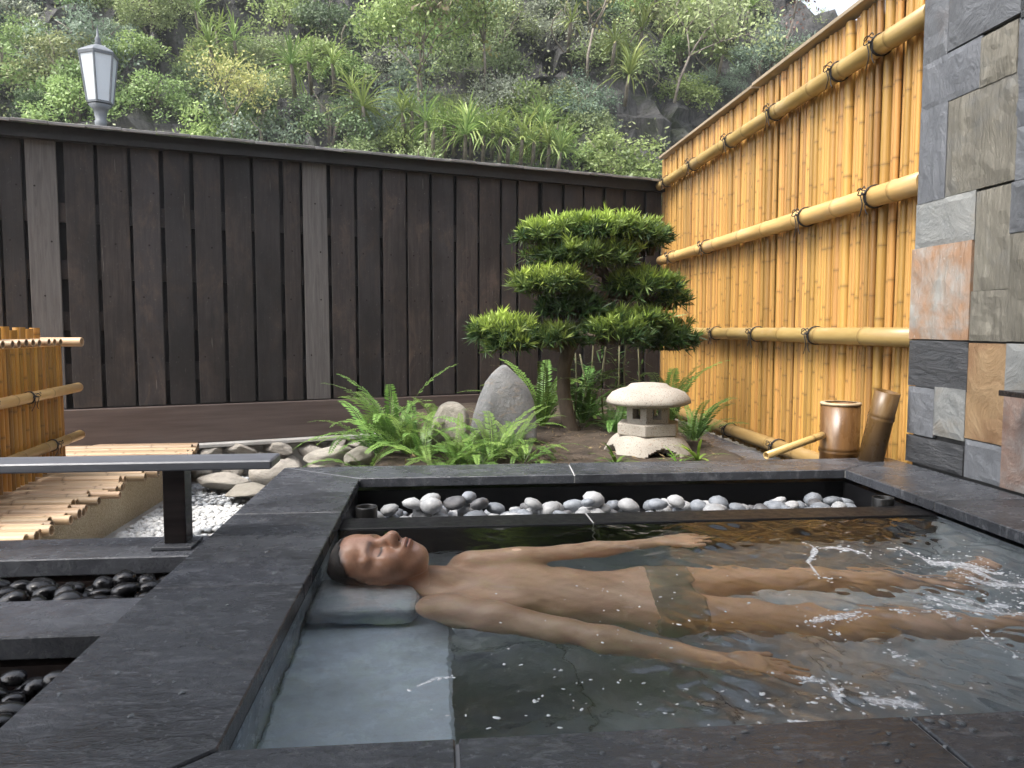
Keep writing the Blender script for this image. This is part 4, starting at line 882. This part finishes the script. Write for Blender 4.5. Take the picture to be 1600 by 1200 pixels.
while yy < 30:
    st_ = .78+.030*(yy-12.9)
    xx = -.72*yy
    while xx < .66*yy:
        x = xx+rd.uniform(-.5, .5)*st_; y = yy+rd.uniform(-.5, .5)*st_; z = hz(x, y); xx += st_*1.35
        u_, v_ = pix((x, y, z+.3))
        if not (-140 < u_ < 1420 and -150 < v_ < 330): continue
        if z-.55 < .115*y: continue
        if hz(x, y+.7)-z < .3: 
            if rd.random() < .5: continue
        if 985 < u_ < 1165 and 130 < v_ < 275 and rd.random() < .93: continue          # bare rock face beside the screen
        if 595 < u_ < 700 and v_ < 70 and rd.random() < .85: continue
        n0 = noise.noise((x*.22, y*.22, 2)); n1_ = noise.noise((x*.5, y*.5, 7))
        wts = {'olive': 3+4*max(0, n0), 'fresh': 2.2+6*max(0, n1_)+(2 if u_ < 500 else 0), 'deep': 1.2+4*max(0, -n0), 'bluish': 2+4*max(0, -n1_), 'silver': 1+(2.5 if u_ > 800 else 0), 'yellow': .35+(1.2 if v_ > 180 and u_ < 620 else 0)}
        k = rd.choices(list(wts), list(wts.values()))[0]; cnt[k] += 1
        side = 'left of the street lamp' if u_ < 120 else 'behind the street lamp' if u_ < 240 else 'between street lamp and pale dry tree' if u_ < 560 else 'under the pale dry tree' if u_ < 780 else 'midway between dry tree and bamboo screen' if u_ < 980 else 'beside the bamboo screen'
        hi_ = 'just above the fence cap' if v_ > 190 else 'midway up the slope' if v_ > 90 else 'high on the slope'
        shrub(k, (x, y-.1, z-.15), rd.uniform(.75, 1.35)*st_, rd, label=KINDS[k][0]+' '+hi_+' '+side, group=k+' shrubs '+hi_+' '+side)
    yy += st_*.78
# ground cover between the shrubs
n = 60000; X = rng.uniform(-19, 17, n); Y = rng.uniform(12, 27, n); Z = np.array([hz(a, b) for a, b in zip(X, Y)]); ok = np.array([noise.noise((a*.5, b*.5, 12)) > -.22 and not (3.2 < a < 8.3 and 15 < b < 21 and 3.4 < c_ < 6.8) for a, b, c_ in zip(X, Y, Z)])
P = np.stack([X, Y-.25, Z+.1], 1)[ok]; P += unit(len(P))*.22; m_ = len(P)
Vv, Ff, T = kites(P, unit(m_)+np.array([0, -.4, -.3]), np.tile([0, -.8, .7], (m_, 1))+.6*unit(m_), rng.uniform(.05, .105, m_), rng.uniform(.025, .05, m_), rng.random(m_))
obj('ground_cover', arr_mesh('ground_cover', Vv, Ff, T), LT['olive'], label='creepers and leafy ground cover on the rocky hillside', cat='ground cover', kind='stuff')
# strap-leaved dragon plants
M_drac = leafmat('dragon_leaf', (.12, .22, .03), (.36, .46, .09), .3, .2, .02)
DR = [tuft_mesh(1200+i, 46, 1.0, .055, (-10, 88), 1.1, 4) for i in range(4)]
for me in DR: me.materials.append(M_drac)
def drac(px, py, s, lab, grp):
    p = onhill(px, py)
    if p is None: return
    t = empty('dragon_plant', (p.x, p.y-.95, p.z+.05), label=lab, cat='plant', group=grp); s *= 1.05
    mb = MB(); mb.tube([(0, .35, -.3), (0, .15, .0), (0, 0, .2)], [.04, .035, .03], 6); obj('stem', mb.mesh('stem', True), M_twig, t)
    obj('leaves', rd.choice(DR), None, t, (0, 0, .18), (rd.uniform(-.3, .5), rd.uniform(-.3, .3), rd.uniform(0, 6)), (s, s, s))
for px, py in ((358, 95), (385, 110), (350, 120), (372, 165), (495, 142), (530, 152), (558, 190), (575, 215), (470, 150), (328, 70), (255, 30)): drac(px, py, rd.uniform(.55, .8), 'spiky strap leaved plant high on the slope right of the street lamp', 'spiky plants on the slope by the lamp')
for i in range(17): drac(632+i*14.5+rd.uniform(-6, 6), 232+i*1.9+rd.uniform(-16, 14), rd.uniform(.5, .75), 'bright spiky plant in the row just above the plank fence cap', 'spiky plants above the plank fence')
for px, py in ((1040, 45), (1055, 70), (1095, 95), (945, 112), (985, 100), (880, 85), (1105, 130), (1010, 25), (965, 165), (1145, 60)): drac(px, py, rd.uniform(.5, .8), 'spiky plant hanging on the cliff left of the bamboo screen', 'spiky plants on the cliff')
# trees with visible limbs
def limb_tree(px, py, h, leafk, label, seed, n=700, leaf=.13, lean=0):
    p = onhill(px, py)
    if p is None: return
    p.y -= 1.15; g0 = np.random.default_rng(seed); rd2 = random.Random(seed)
    t = empty('hillside_tree', p, label=label, cat='tree'); mb = MB(); tips = []
    def grow(a, d, l, r, dep):
        b = a+d*l*.5+Vector((rd2.gauss(0, .05), rd2.gauss(0, .05), 0))*l; c = a+d*l; mb.tube([a, b, c], [r, r*.85, r*.65], 6)
        if dep == 0: tips.append(c); return
        for _ in range(3 if dep > 1 else 2):
            d2 = (d+Vector((rd2.gauss(0, .55), rd2.gauss(0, .45), rd2.gauss(.12, .35)))).normalized(); grow(c, d2, l*rd2.uniform(.55, .8), r*.62, dep-1)
        tips.append(c)
    grow(Vector((0, .3, -.4)), Vector((lean, -.1, 1)).normalized(), h*.42, .032, 4)
    obj('trunk', mb.mesh('trunk', True), M_twig, t)
    tt = np.array([tuple(x) for x in tips]); ix = g0.integers(0, len(tt), n); P = tt[ix]+g0.standard_normal((n, 3))*.16
    Vv, Ff, T = kites(P, unit(n, g0)+np.array([0, 0, -.5]), unit(n, g0)+np.array([0, -.6, .4]), leaf*g0.uniform(.6, 1.2, n), leaf*.6*g0.uniform(.6, 1.1, n), g0.random(n)); obj('crown', arr_mesh('crown', Vv, Ff, T), LT[leafk], t)
limb_tree(668, 165, 2.7, 'dry', 'bare hillside tree with pale dry leaves', 5, 1500, .13, -.1)
limb_tree(752, 140, 2.2, 'yellow', 'ochre leaved tree beside the pale dry tree', 6, 3000, .10)
limb_tree(1195, 105, 2.4, 'red', 'reddish leaved tree on the upper slope', 7, 3400, .09, .2)
limb_tree(655, 196, 2.4, 'fresh', 'small tree with dark forked limbs above the fence', 8, 5200, .09)
limb_tree(1035, 150, 2.2, 'olive', 'thin tree clinging to the rock face with pale limbs', 9, 1800, .10, .3)
limb_tree(905, 120, 2.4, 'yellow', 'twiggy half bare tree on the upper slope', 10, 1500, .10, .1)
limb_tree(385, 215, 1.2, 'yellow', 'yellow flowering bush right behind the plank fence', 11, 1500, .07)
# hanging bare vines
for i, px in enumerate((890, 925, 985, 1000, 1065, 1080, 870, 560)):
    p = onhill(px, 60+rng.uniform(-20, 60)); 
    if p is None: continue
    mb = MB(); L = rng.uniform(1.2, 2.6); w = rng.uniform(0, 6); mb.tube([(.25*math.sin(t*5+w), -.75-.25*math.cos(t*3), .4-L*t*.55) for t in np.linspace(0, 1, 12)], .016, 5); obj('vine', mb.mesh('vine', True), M_twig, loc=p, label='bare pale vine hanging over the cliff vegetation', cat='vine', group='bare vines on the cliff')

# ------------------------------------------------------------------ the building over the viewer (outside the photograph)
M_dark = mat('roof_timber', (.05, .04, .035), (.08, .065, .055), rough=(.6, .8))
house = empty('bath_house', (0, -1.5, -.05), label='timber bath house with a roof over the pool', cat='building')
mb = MB(); mb.box((.3, 1.0, 2.75), (8, 3.9, .08), Euler((R(4), 0, 0)).to_matrix()); obj('roof', mb.mesh('roof'), M_dark, house)
mb = MB(); mb.box((.3, -.6, 1.35), (8, .1, 2.7)); obj('back_wall', mb.mesh('back_wall'), M_conc, house)

# ------------------------------------------------------------------ the bather
def rect_axis(segs):
    out = []
    for a, b, h in segs: out += list(np.arange(a, b-1e-6, h))
    return np.array(out+[segs[-1][1]])
class Field:
    def __init__(s, X, Y, Z): s.X, s.Y, s.Z = X, Y, Z; s.D = np.full((len(X), len(Y), len(Z)), .5, np.float32)
    def win(s, lo, hi):
        r = []
        for A_, l, h in zip((s.X, s.Y, s.Z), lo, hi): r.append(slice(max(0, np.searchsorted(A_, l)-1), min(len(A_), np.searchsorted(A_, h)+1)))
        return tuple(r)
    def pts(s, w): return np.stack(np.meshgrid(s.X[w[0]], s.Y[w[1]], s.Z[w[2]], indexing='ij'), -1)
    def blend(s, w, d, k, cut=False):
        o = s.D[w]
        if cut: d = -d; h = np.maximum(k-np.abs(o-d), 0)/k; s.D[w] = np.maximum(o, d)+h*h*k*.25
        else: h = np.maximum(k-np.abs(o-d), 0)/k; s.D[w] = np.minimum(o, d)-h*h*k*.25
    def ell(s, fr, c, r, k=.02, cut=False):
        O, Rm = fr; cw = np.array(O)+Rm@np.array(c); m = max(r)+.03+k; w = s.win(cw-m, cw+m); p = (s.pts(w)-cw)@Rm/np.array(r)
        k0 = np.linalg.norm(p, axis=-1); k1 = np.linalg.norm(p/np.array(r), axis=-1)+1e-6; s.blend(w, (k0*(k0-1)/k1).astype(np.float32), k, cut)
    def cone(s, fr, a, b, ra, rb, k=.02, cut=False):
        if fr is not None: a = np.array(fr[0])+fr[1]@np.array(a); b = np.array(fr[0])+fr[1]@np.array(b)
        a, b = np.array(a, float), np.array(b, float); m = max(ra, rb)+.03+k; w = s.win(np.minimum(a, b)-m, np.maximum(a, b)+m); p = s.pts(w)-a; ab = b-a
        t = np.clip(p@ab/(ab@ab), 0, 1); d = np.linalg.norm(p-t[..., None]*ab, axis=-1)-(ra+t*(rb-ra)); s.blend(w, d.astype(np.float32), k, cut)
    def net(s):
        D = s.D; I = D < 0; c8 = sum(I[i:D.shape[0]-1+i, j:D.shape[1]-1+j, k:D.shape[2]-1+k].astype(np.int8) for i in (0, 1) for j in (0, 1) for k in (0, 1))
        act = np.argwhere((c8 > 0) & (c8 < 8)); idm = np.full(c8.shape, -1, np.int32); idm[tuple(act.T)] = np.arange(len(act))
        cor = np.array([(i, j, k) for i in (0, 1) for j in (0, 1) for k in (0, 1)]); acc = np.zeros((len(act), 3)); cn = np.zeros((len(act), 1))
        val = [D[tuple((act+c).T)] for c in cor]; pos = [np.stack([s.X[act[:, 0]+c[0]], s.Y[act[:, 1]+c[1]], s.Z[act[:, 2]+c[2]]], 1) for c in cor]
        for i in range(8):
            for j in range(i+1, 8):
                if np.abs(cor[i]-cor[j]).sum() != 1: continue
                a, b = val[i], val[j]; m = (a < 0) != (b < 0); t = np.where(m, a/(a-b+1e-12), 0)[:, None]; acc += np.where(m[:, None], pos[i]+t*(pos[j]-pos[i]), 0); cn += m[:, None]
        V = acc/np.maximum(cn, 1); Q = []
        for ax in range(3):
            e0 = [slice(None)]*3; e1 = [slice(None)]*3; e0[ax] = slice(0, -1); e1[ax] = slice(1, None); A_, B_ = I[tuple(e0)], I[tuple(e1)]
            ed = np.argwhere(A_ != B_); o = [q for q in range(3) if q != ax]; ed = ed[(ed[:, o[0]] > 0) & (ed[:, o[1]] > 0) & (ed[:, o[0]] < idm.shape[o[0]]) & (ed[:, o[1]] < idm.shape[o[1]])]
            q = []
            for du, dv in ((-1, -1), (0, -1), (0, 0), (-1, 0)):
                w = ed.copy(); w[:, o[0]] += du; w[:, o[1]] += dv; q.append(idm[tuple(w.T)])
            q = np.stack(q, 1); fl = A_[tuple(ed.T)] ^ (ax == 1); q[~fl] = q[~fl][:, ::-1]; Q.append(q)
        Q = np.concatenate(Q); Q = Q[(Q >= 0).all(1)]
        for _ in range(2):                               # light smoothing
            ac = np.zeros_like(V); ct = np.zeros((len(V), 1))
            for a, b in ((0, 1), (1, 2), (2, 3), (3, 0)):
                np.add.at(ac, Q[:, a], V[Q[:, b]]); np.add.at(ct, Q[:, a], 1)
            V = .6*V+.4*ac/np.maximum(ct, 1)
        return V, Q
def rotm(*e): return np.array(Euler(e, 'XYZ').to_matrix())
HF = (np.array([-.155, 1.905, -.062]), rotm(R(14), R(4), R(-6)))          # head: a crown->chin (+x), b lateral (+y = far side), c out of the face (+z)
BF = (np.array([-.155, 1.905, -.088]), rotm(0, R(3), R(-8)))
def bodyfield(Fd, parts='all'):
    E, Cn = Fd.ell, Fd.cone
    # trunk
    E(BF, (.37, 0, -.10), (.175, .172, .10), .03); E(BF, (.33, .080, -.042), (.088, .086, .047), .04); E(BF, (.33, -.080, -.042), (.088, .086, .047), .04)
    E(BF, (.54, 0, -.100), (.18, .152, .088), .06); E(BF, (.69, 0, -.112), (.12, .170, .092), .06)
    for s in (-1, 1):
        Cn(BF, (.14, s*.035, -.06), (.235, s*.135, -.085), .045, .05, .05); E(BF, (.255, s*.165, -.085), (.07, .062, .062), .05)
    Cn(HF, (.045, 0, -.035), (.15, 0, -.055), .056, .060, .03); Cn(BF, (.17, 0, -.055), (.28, 0, -.09), .062, .09, .04)
    # legs
    for hp, kn, an, toe in (((.54, 1.70, -.205), (.95, 1.605, -.235), (1.34, 1.58, -.27), (1.40, 1.57, -.15)), ((.55, 1.885, -.205), (.97, 1.90, -.235), (1.36, 1.865, -.27), (1.42, 1.87, -.15))):
        Cn(None, hp, kn, .088, .056, .05); E((np.array(kn), np.eye(3)), (0, 0, .01), (.06, .052, .055), .03); mid = np.array(kn)*.68+np.array(an)*.32
        Cn(None, kn, mid, .053, .056, .03); Cn(None, mid, an, .056, .036, .03); E((np.array(an), np.eye(3)), (.03, 0, -.01), (.045, .036, .036), .02); Cn(None, np.array(an)+np.array([.02, 0, .02]), toe, .036, .026, .02)
        for q in range(5): b = np.array(toe)+np.array([.005, -.03+.015*q, .008]); Cn(None, b, b+np.array([.012, 0, .032-.003*q]), .0095, .0075, .008)
    # arms and hands
    arms = ((wat(692, 947, .07), wat(880, 985, .075), wat(1120, 1032, .08), wat(1285, 1048, .085)), (wat(742, 876, .065), wat(890, 862, .06), wat(1035, 846, .055), wat(1112, 838, .06)))
    for si, (sh, el, wr, tip) in enumerate(arms):
        sh, el, wr, tip = (np.array(q) for q in (sh, el, wr, tip)); m = sh*.55+el*.45; fm = el*.7+wr*.3
        Cn(None, sh, m, .062, .056, .045); Cn(None, m, el, .056, .044, .03); Cn(None, el, fm, .044, .048, .025); Cn(None, fm, wr, .048, .029, .025)
        d = (tip-wr)/np.linalg.norm(tip-wr); lat = np.cross([0, 0, 1.], d); lat /= np.linalg.norm(lat); up = np.cross(d, lat)
        for q in range(4):
            o = (q-1.5)*.0185; kn = wr+d*(.088-.006*abs(q-1.2))+lat*o; Cn(None, wr+d*.012+lat*o*.55, kn, .017, .0125, .016)
            l = (.062, .074, .078, .060)[q] if si == 0 else (.060, .078, .074, .062)[q]; k2 = kn+d*l*.5+lat*o*.25-up*.003; Cn(None, kn, k2, .0098, .0088, .006); Cn(None, k2, k2+d*l*.5+lat*o*.12-up*.012, .0088, .0068, .004)
        sgn = 1 if si == 0 else -1; tb_ = wr+d*.03+lat*sgn*.026; t2 = tb_+d*.04+lat*sgn*.028-up*.004; Cn(None, tb_-d*.01-lat*sgn*.01, t2, .0155, .0115, .012); Cn(None, t2, t2+d*.034+lat*sgn*.006, .011, .008, .005)
    # head
    E(HF, (-.030, 0, -.008), (.093, .077, .099), .02); E(HF, (.040, 0, .028), (.074, .064, .058), .03); E(HF, (.096, 0, .052), (.024, .030, .029), .028)
    E(HF, (-.062, 0, .045), (.045, .060, .045), .03)
    for s in (-1, 1):
        Cn(HF, (.030, s*.056, -.012), (.090, s*.024, .045), .022, .020, .03); Cn(HF, (-.026, s*.010, .084), (-.018, s*.050, .068), .010, .010, .02)
        E(HF, (.030, s*.044, .058), (.026, .022, .022), .025); E(HF, (.014, s*.080, -.014), (.031, .008, .019), .008)
        E(HF, (.003, s*.033, .095), (.013, .020, .014), .012, True); E(HF, (.005, s*.0315, .0700), (.0120, .0165, .0120), .006)
        E(HF, (.040, s*.0115, .099), (.0105, .0085, .010), .008)
    Cn(HF, (-.010, 0, .080), (.032, 0, .108), .0085, .0125, .014); E(HF, (.035, 0, .108), (.013, .012, .011), .01)
    for s in (-1, 1): E(HF, (.0495, s*.0068, .1005), (.0058, .0042, .0075), .003, True)
    E(HF, (.068, 0, .076), (.022, .030, .022), .02)
    E(HF, (.0655, 0, .0945), (.0068, .0215, .0085), .005); E(HF, (.0775, 0, .0925), (.0078, .0185, .0095), .005); E(HF, (.0712, 0, .1045), (.0018, .021, .0105), .004, True); E(HF, (.088, 0, .094), (.006, .016, .007), .012, True)
Fd = Field(rect_axis([(-.31, 0, .0026), (0, 1.50, .006)]), rect_axis([(1.28, 1.795, .006), (1.795, 2.02, .0028), (2.02, 2.36, .006)]), rect_axis([(-.42, -.17, .006), (-.17, .10, .0028)]))
bodyfield(Fd); Vb, Qb = Fd.net()
print('BODY', len(Vb), len(Qb))
loc = (Vb-HF[0])@HF[1]; a_, b_, c_ = loc.T; ab_ = np.abs(b_)
face = (a_ > -.16) & (a_ < .16)
lip = np.exp(-(((a_-.0715)/.0105)**2+(b_/.022)**2+((c_-.094)/.012)**2)*1.3)*face
brow = np.exp(-(((a_+.020-.25*(ab_-.032)**2/.03)/.0050)**2))*(ab_ > .012)*np.clip((.060-ab_)/.02, 0, 1)*(c_ > .05)*face
lash = np.exp(-(((a_-.0125+((ab_-.032)/.017)**2*.004)/.0036)**2))*(ab_ > .016)*(ab_ < .049)*(c_ > .055)*face
beard = np.exp(-(((a_-.085)/.03)**2+((c_-.06)/.05)**2))*(c_ > -.01)*face*.35
pln = a_*.82+c_*.57+.030; stub = np.exp(-np.clip(pln, 0, 1)/.007)*.85*(a_ < .03)*face+.22*np.clip(.5+2*np.array([noise.noise((q[0]*90, q[1]*90, q[2]*90)) for q in loc*(face[:, None])]), 0, 1)*np.exp(-np.clip(pln, 0, 1)/.025)*face
mouth = np.exp(-(((a_-.0712)/.0016)**2))*(ab_ < .021)*(c_ > .085)*face
nose = np.exp(-(((a_-.05)/.0045)**2+((ab_-.0068)/.0035)**2))*(c_ > .085)*face
me = arr_mesh('body', Vb, Qb, np.clip(lip, 0, 1), True)
tn = np.clip((.17-a_)/.08, 0, 1)*(np.abs(b_) < .12)*(c_ > -.2)
at = me.attributes.new('tan', 'FLOAT', 'POINT'); at.data.foreach_set('value', tn.astype(np.float32))  # mixes head and neck towards a darker, ruddier skin colour
at = me.attributes.new('dark', 'FLOAT', 'POINT'); at.data.foreach_set('value', np.clip(brow*.6+lash*.95+beard+stub+mouth*.9+nose*.8, 0, 1).astype(np.float32))
g = G('skin'); v = g.coord(); n = g.noise(v, 14, 5); n2 = g.noise(v, 260, 3)
c = g.mix(g.ramp(n, .35, .65), (.60, .385, .26), (.72, .49, .355)); c = g.mix(g.attr('tan'), c, g.mix(g.ramp(g.noise(v, 30, 4), .35, .65), (.36, .19, .12), (.47, .26, .17))); c = g.mix(g.attr('tone'), c, (.33, .12, .10)); c = g.mix(g.attr('dark'), c, (.03, .018, .014))
M_skin = g.fin(c, g.ramp(n2, .3, .7, .24, .42), g.bump(n2, .2, .001), .5)
g.b.inputs['Subsurface Weight'].default_value = .12; g.b.inputs['Subsurface Radius'].default_value = (.012, .005, .003); g.b.inputs['Subsurface Scale'].default_value = .5
person = empty('person', (-.155, 1.905, -.3), label='person with shaved dark hair floating face up in the bath', cat='person')
o = obj('body', me, M_skin, person); o.location = -person.location
Fh = Field(rect_axis([(-.31, -.02, .003)]), rect_axis([(1.80, 2.02, .003)]), rect_axis([(-.20, .06, .003)]))
Fh.ell(HF, (-.030, 0, -.008), (.0965, .0805, .1025), .02); Fh.ell(HF, (-.062, 0, .045), (.0475, .0625, .0475), .03); Fh.cone(HF, (.045, 0, -.035), (.15, 0, -.055), .056, .060, .03)
w = (slice(None),)*3; lp = (Fh.pts(w)-HF[0])@HF[1]; pl_ = lp[..., 0]*.82+lp[..., 2]*.57+.030+.004*np.sin(lp[..., 1]*190)*np.sin(lp[..., 2]*140); Fh.D = np.maximum(Fh.D, pl_.astype(np.float32))
Vh, Qh = Fh.net(); o = obj('hair', arr_mesh('hair', Vh, Qh, None, True), mat('dark_hair', (.010, .008, .007), (.03, .022, .018), 60, rough=(.45, .7), bump=1.0, bscale=420, bdist=.004), person); o.location = -person.location
Ft = Field(rect_axis([(.36, .80, .006)]), rect_axis([(1.52, 2.06, .006)]), rect_axis([(-.34, -.06, .006)])); bodyfield(Ft); lp = (Ft.pts(w)-BF[0])@BF[1]
Ft.D = np.maximum(np.maximum(Ft.D-.006, (.668-lp[..., 0]).astype(np.float32)), (lp[..., 0]-.785).astype(np.float32))
lat_ = np.abs(lp[..., 1]); Ft.D = np.maximum(Ft.D, (lat_-.20).astype(np.float32))
Vt, Qt = Ft.net(); o = obj('swim_trunks', arr_mesh('swim_trunks', Vt, Qt, None, True), mat('dark_cloth', (.25, .20, .15), (.33, .27, .20), rough=(.7, .9), bump=.2), person); o.location = -person.location

# ------------------------------------------------------------------ foam and bubbles on the water
lines = [([(1260, 842), (1275, 860), (1262, 878), (1280, 900), (1300, 908)], 5, 60), ([(1275, 856), (1330, 862), (1370, 870)], 5, 50), ([(1375, 853), (1420, 862), (1450, 878), (1500, 882), (1560, 900), (1600, 920)], 12, 150), ([(1440, 868), (1500, 885), (1550, 905), (1640, 940)], 24, 260), ([(1490, 900), (1560, 915), (1660, 925)], 20, 120), ([(1420, 925), (1500, 950), (1640, 960)], 14, 100), ([(1450, 930), (1520, 938), (1600, 945)], 8, 130), ([(1440, 945), (1480, 965), (1500, 962)], 6, 60), ([(1258, 978), (1280, 968), (1320, 962), (1350, 955)], 9, 130), ([(1290, 980), (1320, 1000)], 4, 25), ([(1390, 955), (1430, 965)], 4, 30), ([(1520, 970), (1550, 1000), (1600, 1030)], 8, 60), ([(1370, 1010), (1400, 1022), (1450, 1050)], 6, 40), ([(1240, 1060), (1290, 1065)], 8, 40), ([(1300, 1060), (1310, 1095), (1330, 1105)], 14, 60), ([(1330, 1090), (1460, 1110)], 20, 50), ([(640, 1080), (680, 1062), (715, 1058)], 2, 20), ([(800, 1120), (1000, 1060)], 70, 70), ([(900, 930), (1200, 1000)], 70, 70), ([(1100, 1090), (1250, 1120)], 40, 45), ([(1400, 1100), (1580, 1090)], 30, 26), ([(1230, 1130), (1270, 1132)], 6, 40)]
fg = np.random.default_rng(4); mb = MB(); fm = MB()
for pts_, spread, n in lines:                            # thin drifting sheets of froth
    if spread > 25: continue
    seg = np.array(pts_, float); ln = np.r_[0, np.cumsum(np.linalg.norm(np.diff(seg, axis=0), axis=1))]; m = max(6, int(ln[-1]/4)); q = 9; base = len(fm.v); bad = False; V_ = []; T_ = []
    for i in range(m+1):
        t = ln[-1]*i/m; cx, cy = np.interp(t, ln, seg[:, 0]), np.interp(t, ln, seg[:, 1]); cy += 2.5*noise.noise((t*.05, spread, 0)); w_ = spread*(1.5+1.1*noise.noise((t*.035, 7+spread, 0)))*.8+2
        for k in range(q):
            f_ = (k/(q-1)-.5)*2; p = onz(cx+f_*w_*.9, cy+f_*w_*.55, ZW); x_, y_ = min(max(p.x, IX0+.01), IX1-.01), min(max(p.y, IY0+.02), YK0-.01); V_.append((x_, y_, water_z(x_, y_)+.0008)); T_.append(max(0, (1-abs(f_)**1.5))*min(1, 4*i/m+.15, 4*(m-i)/m+.15))
    fm.add(V_, [(i*q+k, i*q+k+1, (i+1)*q+k+1, (i+1)*q+k) for i in range(m) for k in range(q-1)], T_)
g = G('froth'); v = g.coord(); vo = g.n('TexVoronoi', {'Vector': v, 'Scale': 75}, feature='DISTANCE_TO_EDGE').outputs['Distance']; n1f = g.noise(v, 26, 6, .7, .8); n2f = g.noise(v, 9, 4, .6)
sm = g.n('Math', {0: n1f, 1: n2f}, operation='ADD').outputs[0]; sm = g.n('Math', {0: sm, 1: g.attr()}, operation='ADD').outputs[0]
al = g.n('Math', {0: g.ramp(sm, 1.55, 1.9, 0, .9), 1: g.ramp(vo, 0, .2, 1, .55)}, operation='MULTIPLY').outputs[0]
g.fin((.80, .82, .84), .4); g.l(al, g.b.inputs['Alpha'])
obj('froth', fm.mesh('froth', True), g.m, label='thin lacy streaks of froth drifting on the bath water', cat='froth', kind='stuff')
for pts_, spread, n in lines:
    seg = np.array(pts_, float); ln = np.r_[0, np.cumsum(np.linalg.norm(np.diff(seg, axis=0), axis=1))]
    for _ in range(int(n*(.5 if spread < 15 else .8))):
        t = fg.random()*ln[-1]; px = np.interp(t, ln, seg[:, 0])+fg.normal()*spread*1.3; py = np.interp(t, ln, seg[:, 1])+fg.normal()*spread*.55
        p = onz(px, py, ZW)
        if not (IX0+.02 < p.x < IX1-.02 and IY0+.03 < p.y < YK0-.02): continue
        r = abs(fg.normal())*.0013+.0007
        if spread < 15: r *= 1.2
        if fg.random() < .02: r *= 1.7
        z = water_z(p.x, p.y)+.0006; q = fg.uniform(0, 6.28); el = fg.uniform(1, 2.2); m = 9; ring = []
        ca, sa = math.cos(q), math.sin(q)
        for h, k in ((0, 1.), (.45, .8), (.7, .35)):
            for i in range(m):
                w_ = 2*math.pi*i/m; rr = r*k*(1+.10*math.sin(3*w_+q)); x0, y0 = rr*el*math.cos(w_), rr*math.sin(w_); ring.append((p.x+x0*ca-y0*sa, p.y+x0*sa+y0*ca, z+r*h*.35))
        mb.add(ring, [(j*m+i, j*m+(i+1) % m, (j+1)*m+(i+1) % m, (j+1)*m+i) for j in range(2) for i in range(m)]+[tuple(2*m+i for i in range(m))])
g = G('foam'); M_foam = g.fin((.82, .84, .86), .35)
obj('foam', mb.mesh('foam', True), M_foam, label='white foam streaks and bubbles drifting on the water', cat='foam', kind='stuff')

# ------------------------------------------------------------------ damp air
hm = bpy.data.materials.new('damp_air'); hm.use_nodes = True; t_ = hm.node_tree; t_.nodes.remove(t_.nodes['Principled BSDF'])
pv = t_.nodes.new('ShaderNodeVolumePrincipled'); pv.inputs['Color'].default_value = (.93, .96, 1, 1); pv.inputs['Density'].default_value = .0018; pv.inputs['Anisotropy'].default_value = .2
t_.links.new(pv.outputs[0], t_.nodes['Material Output'].inputs['Volume'])
mb = MB(); mb.box((0, 25, 14), (150, 140, 31.6)); obj('haze', mb.mesh('haze'), hm, kind='stuff', label='thin damp air over the garden and hillside', cat='haze')

# water beads on the near coping
bd = MB(); bg_ = np.random.default_rng(8)
for _ in range(230):
    if _ < 150: x, y = bg_.uniform(-.1, 1.5), bg_.uniform(.86, .995)
    else: x, y = bg_.uniform(-.58, -.30), bg_.uniform(1.0, 2.2)
    r = abs(bg_.normal())*.0022+.0008; ring = []; m = 10; el = bg_.uniform(1, 1.7); a0_ = bg_.uniform(0, 6.28)
    for h, k in ((0, 1.), (.28, .82), (.42, .4)):
        for i in range(m): w_ = 6.2832*i/m; xx, yy = r*k*el*math.cos(w_), r*k*math.sin(w_); ring.append((x+xx*math.cos(a0_)-yy*math.sin(a0_), y+xx*math.sin(a0_)+yy*math.cos(a0_), .0004+r*h))
    bd.add(ring, [(j*m+i, j*m+(i+1) % m, (j+1)*m+(i+1) % m, (j+1)*m+i) for j in range(2) for i in range(m)]+[tuple(2*m+i for i in range(m))])
g = G('water_bead'); g.fin((.6, .65, .68), .03, None, .8); g.b.inputs['Transmission Weight'].default_value = .8; g.b.inputs['IOR'].default_value = 1.33
obj('water_beads', bd.mesh('water_beads', True), g.m, label='water beads splashed over the slate coping', cat='water drops', kind='stuff')
